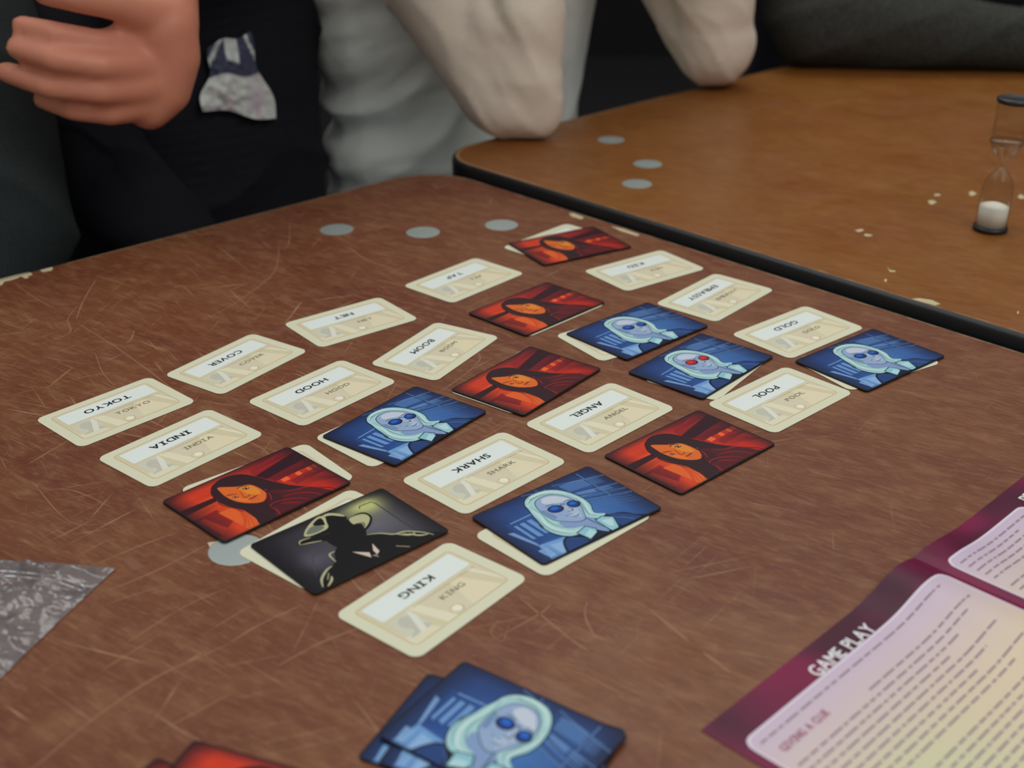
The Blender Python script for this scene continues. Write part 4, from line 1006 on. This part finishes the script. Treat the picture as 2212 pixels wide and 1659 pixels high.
pA = person('person', balls, 3.0, [M_black, M_skin, M_jeans], pickA, 'person in black jacket holding up a loosely curled hand at the left', dispA, 2)
me = fuse('hair', [((TA[0] - 36, TA[1] + 32, 470), (88, 104, 100), LA)], 6, 5); link('hair', me, pA, [M_hair], True)
# printed shirt showing between the jacket fronts
def patch_grid(pts, name, m, y_fn, n=28, bulge=8, seed=2):
    vs, fs, cs = [], [], []
    (ax, ay), (bx, by), (cx, cy), (dx, dy) = pts
    for j in range(n + 1):
        for i in range(n + 1):
            s, t = i / n, j / n
            px = (ax * (1 - s) + bx * s) * (1 - t) + (dx * (1 - s) + cx * s) * t; py = (ay * (1 - s) + by * s) * (1 - t) + (dy * (1 - s) + cy * s) * t
            px += 7 * math.sin(t * 9 + 1) * (s - .5) * 2; py += 5 * math.sin(s * 8 + seed)
            q = Vector((px * .03, py * .03, seed)); y = y_fn(px, py) - 7 - bulge * math.sin(math.pi * s) * math.sin(math.pi * t) - 7 * abs(noise.noise(q * 1.4)) - 3 * noise.noise(q * 3)
            p = ray(px, py, y); vs.append(tuple(p * .001))
            if t < .5:
                c = (70, 72, 94)
                if (abs(s - .52) < .15 and t < .3) or abs(px - 470 - (py - 95) * -.45) < 5 or abs(px - 540 - (py - 100) * .5) < 4: c = (200, 204, 204)
            else: c = lerp3((206, 208, 204), (196, 176, 190), max(0, noise.noise(q * 1.8)) * 1.6)
            cs.append(s2l(c))
    for j in range(n):
        for i in range(n): a = j * (n + 1) + i; fs.append((a, a + n + 1, a + n + 2, a + 1))
    me = mesh_from(name, vs, fs); ca = me.color_attributes.new('Col', 'FLOAT_COLOR', 'POINT'); ca.data.foreach_set('color', np.array([(*c, 1) for c in cs], dtype=np.float32).ravel())
    return me
M_tee = attr_mat('printed_cotton', .9, .2, .1)
# depth of the jacket front at those pixels
dg = bpy.context.evaluated_depsgraph_get()
bpy.context.view_layer.update()
def depthA(px, py):
    o3 = W(0, 0, HGT) - Vector((0, 0, Z0)); p = ray(px, py, 1000) * .001; d = (p - o3).normalized()
    hit, loc, nn_, _ = pA.ray_cast(o3, d); return loc.y * 1000 if hit else None
ds = [depthA(px, py) for px in (455, 515, 570) for py in (90, 180, 260)]
ds = [d for d in ds if d]; d0 = sum(ds) / len(ds) if ds else 1040
def yfn(px, py):
    d = depthA(px, py); return d if d and abs(d - d0) < 60 else d0
me = patch_grid([(456, 98), (534, 70), (600, 258), (434, 236)], 'shirt_front', M_tee, yfn); me.materials.append(M_tee)
so = link('shirt_front', me, pA, smooth=True); so['label'] = 'crumpled navy and white printed shirt between the jacket fronts'

# the person at the very left in a charcoal green jacket
TE = (-565, 965)
balls = torso(TE[0], TE[1], 150, 112, 275, -250, 20) + legs(*TE) + head((TE[0] + 10, TE[1] - 20, 450)) + limb([(TE[0], TE[1], 270, 62), (TE[0] + 8, TE[1] - 12, 365, 55)])
s1 = (-462, 1045, 255); s2 = (TE[0] - 130, TE[1] - 120, 255)
balls += limb([(*s1, 60), (TE[0], TE[1], 268, 66), (*s2, 60)]) + limb([(*s1, 60), (-398, 960, 120, 52), (-372, 900, -10, 47)]) + limb([(-372, 900, -10, 47), (-400, 850, -75, 42), (-430, 800, -140, 34)])
balls += limb([(*s2, 60), (TE[0] - 160, TE[1] - 180, 110, 52), (TE[0] - 120, TE[1] - 240, -60, 44)]) + limb([(TE[0] - 120, TE[1] - 240, -60, 42), (TE[0] - 20, TE[1] - 250, -130, 34)])
def pickE(p): return 1 if p.z > 325 else (2 if p.z < -215 else 0)
def dispE(p, n):
    if p.z > 320: return 0
    return 5 * (1 - abs(math.sin(.03 * (p.z + .6 * p.x) + 2.2 * noise.noise(p * .007)))) ** 3
pE = person('person', balls, 6, [M_green, M_skin, M_jeans], pickE, 'person in charcoal green jacket at the far left edge', dispE, 5)
me = fuse('hair', [((TE[0] + 4, TE[1] - 12, 470), (88, 104, 100), LA)], 6, 5); link('hair', me, pE, [M_hair], True)
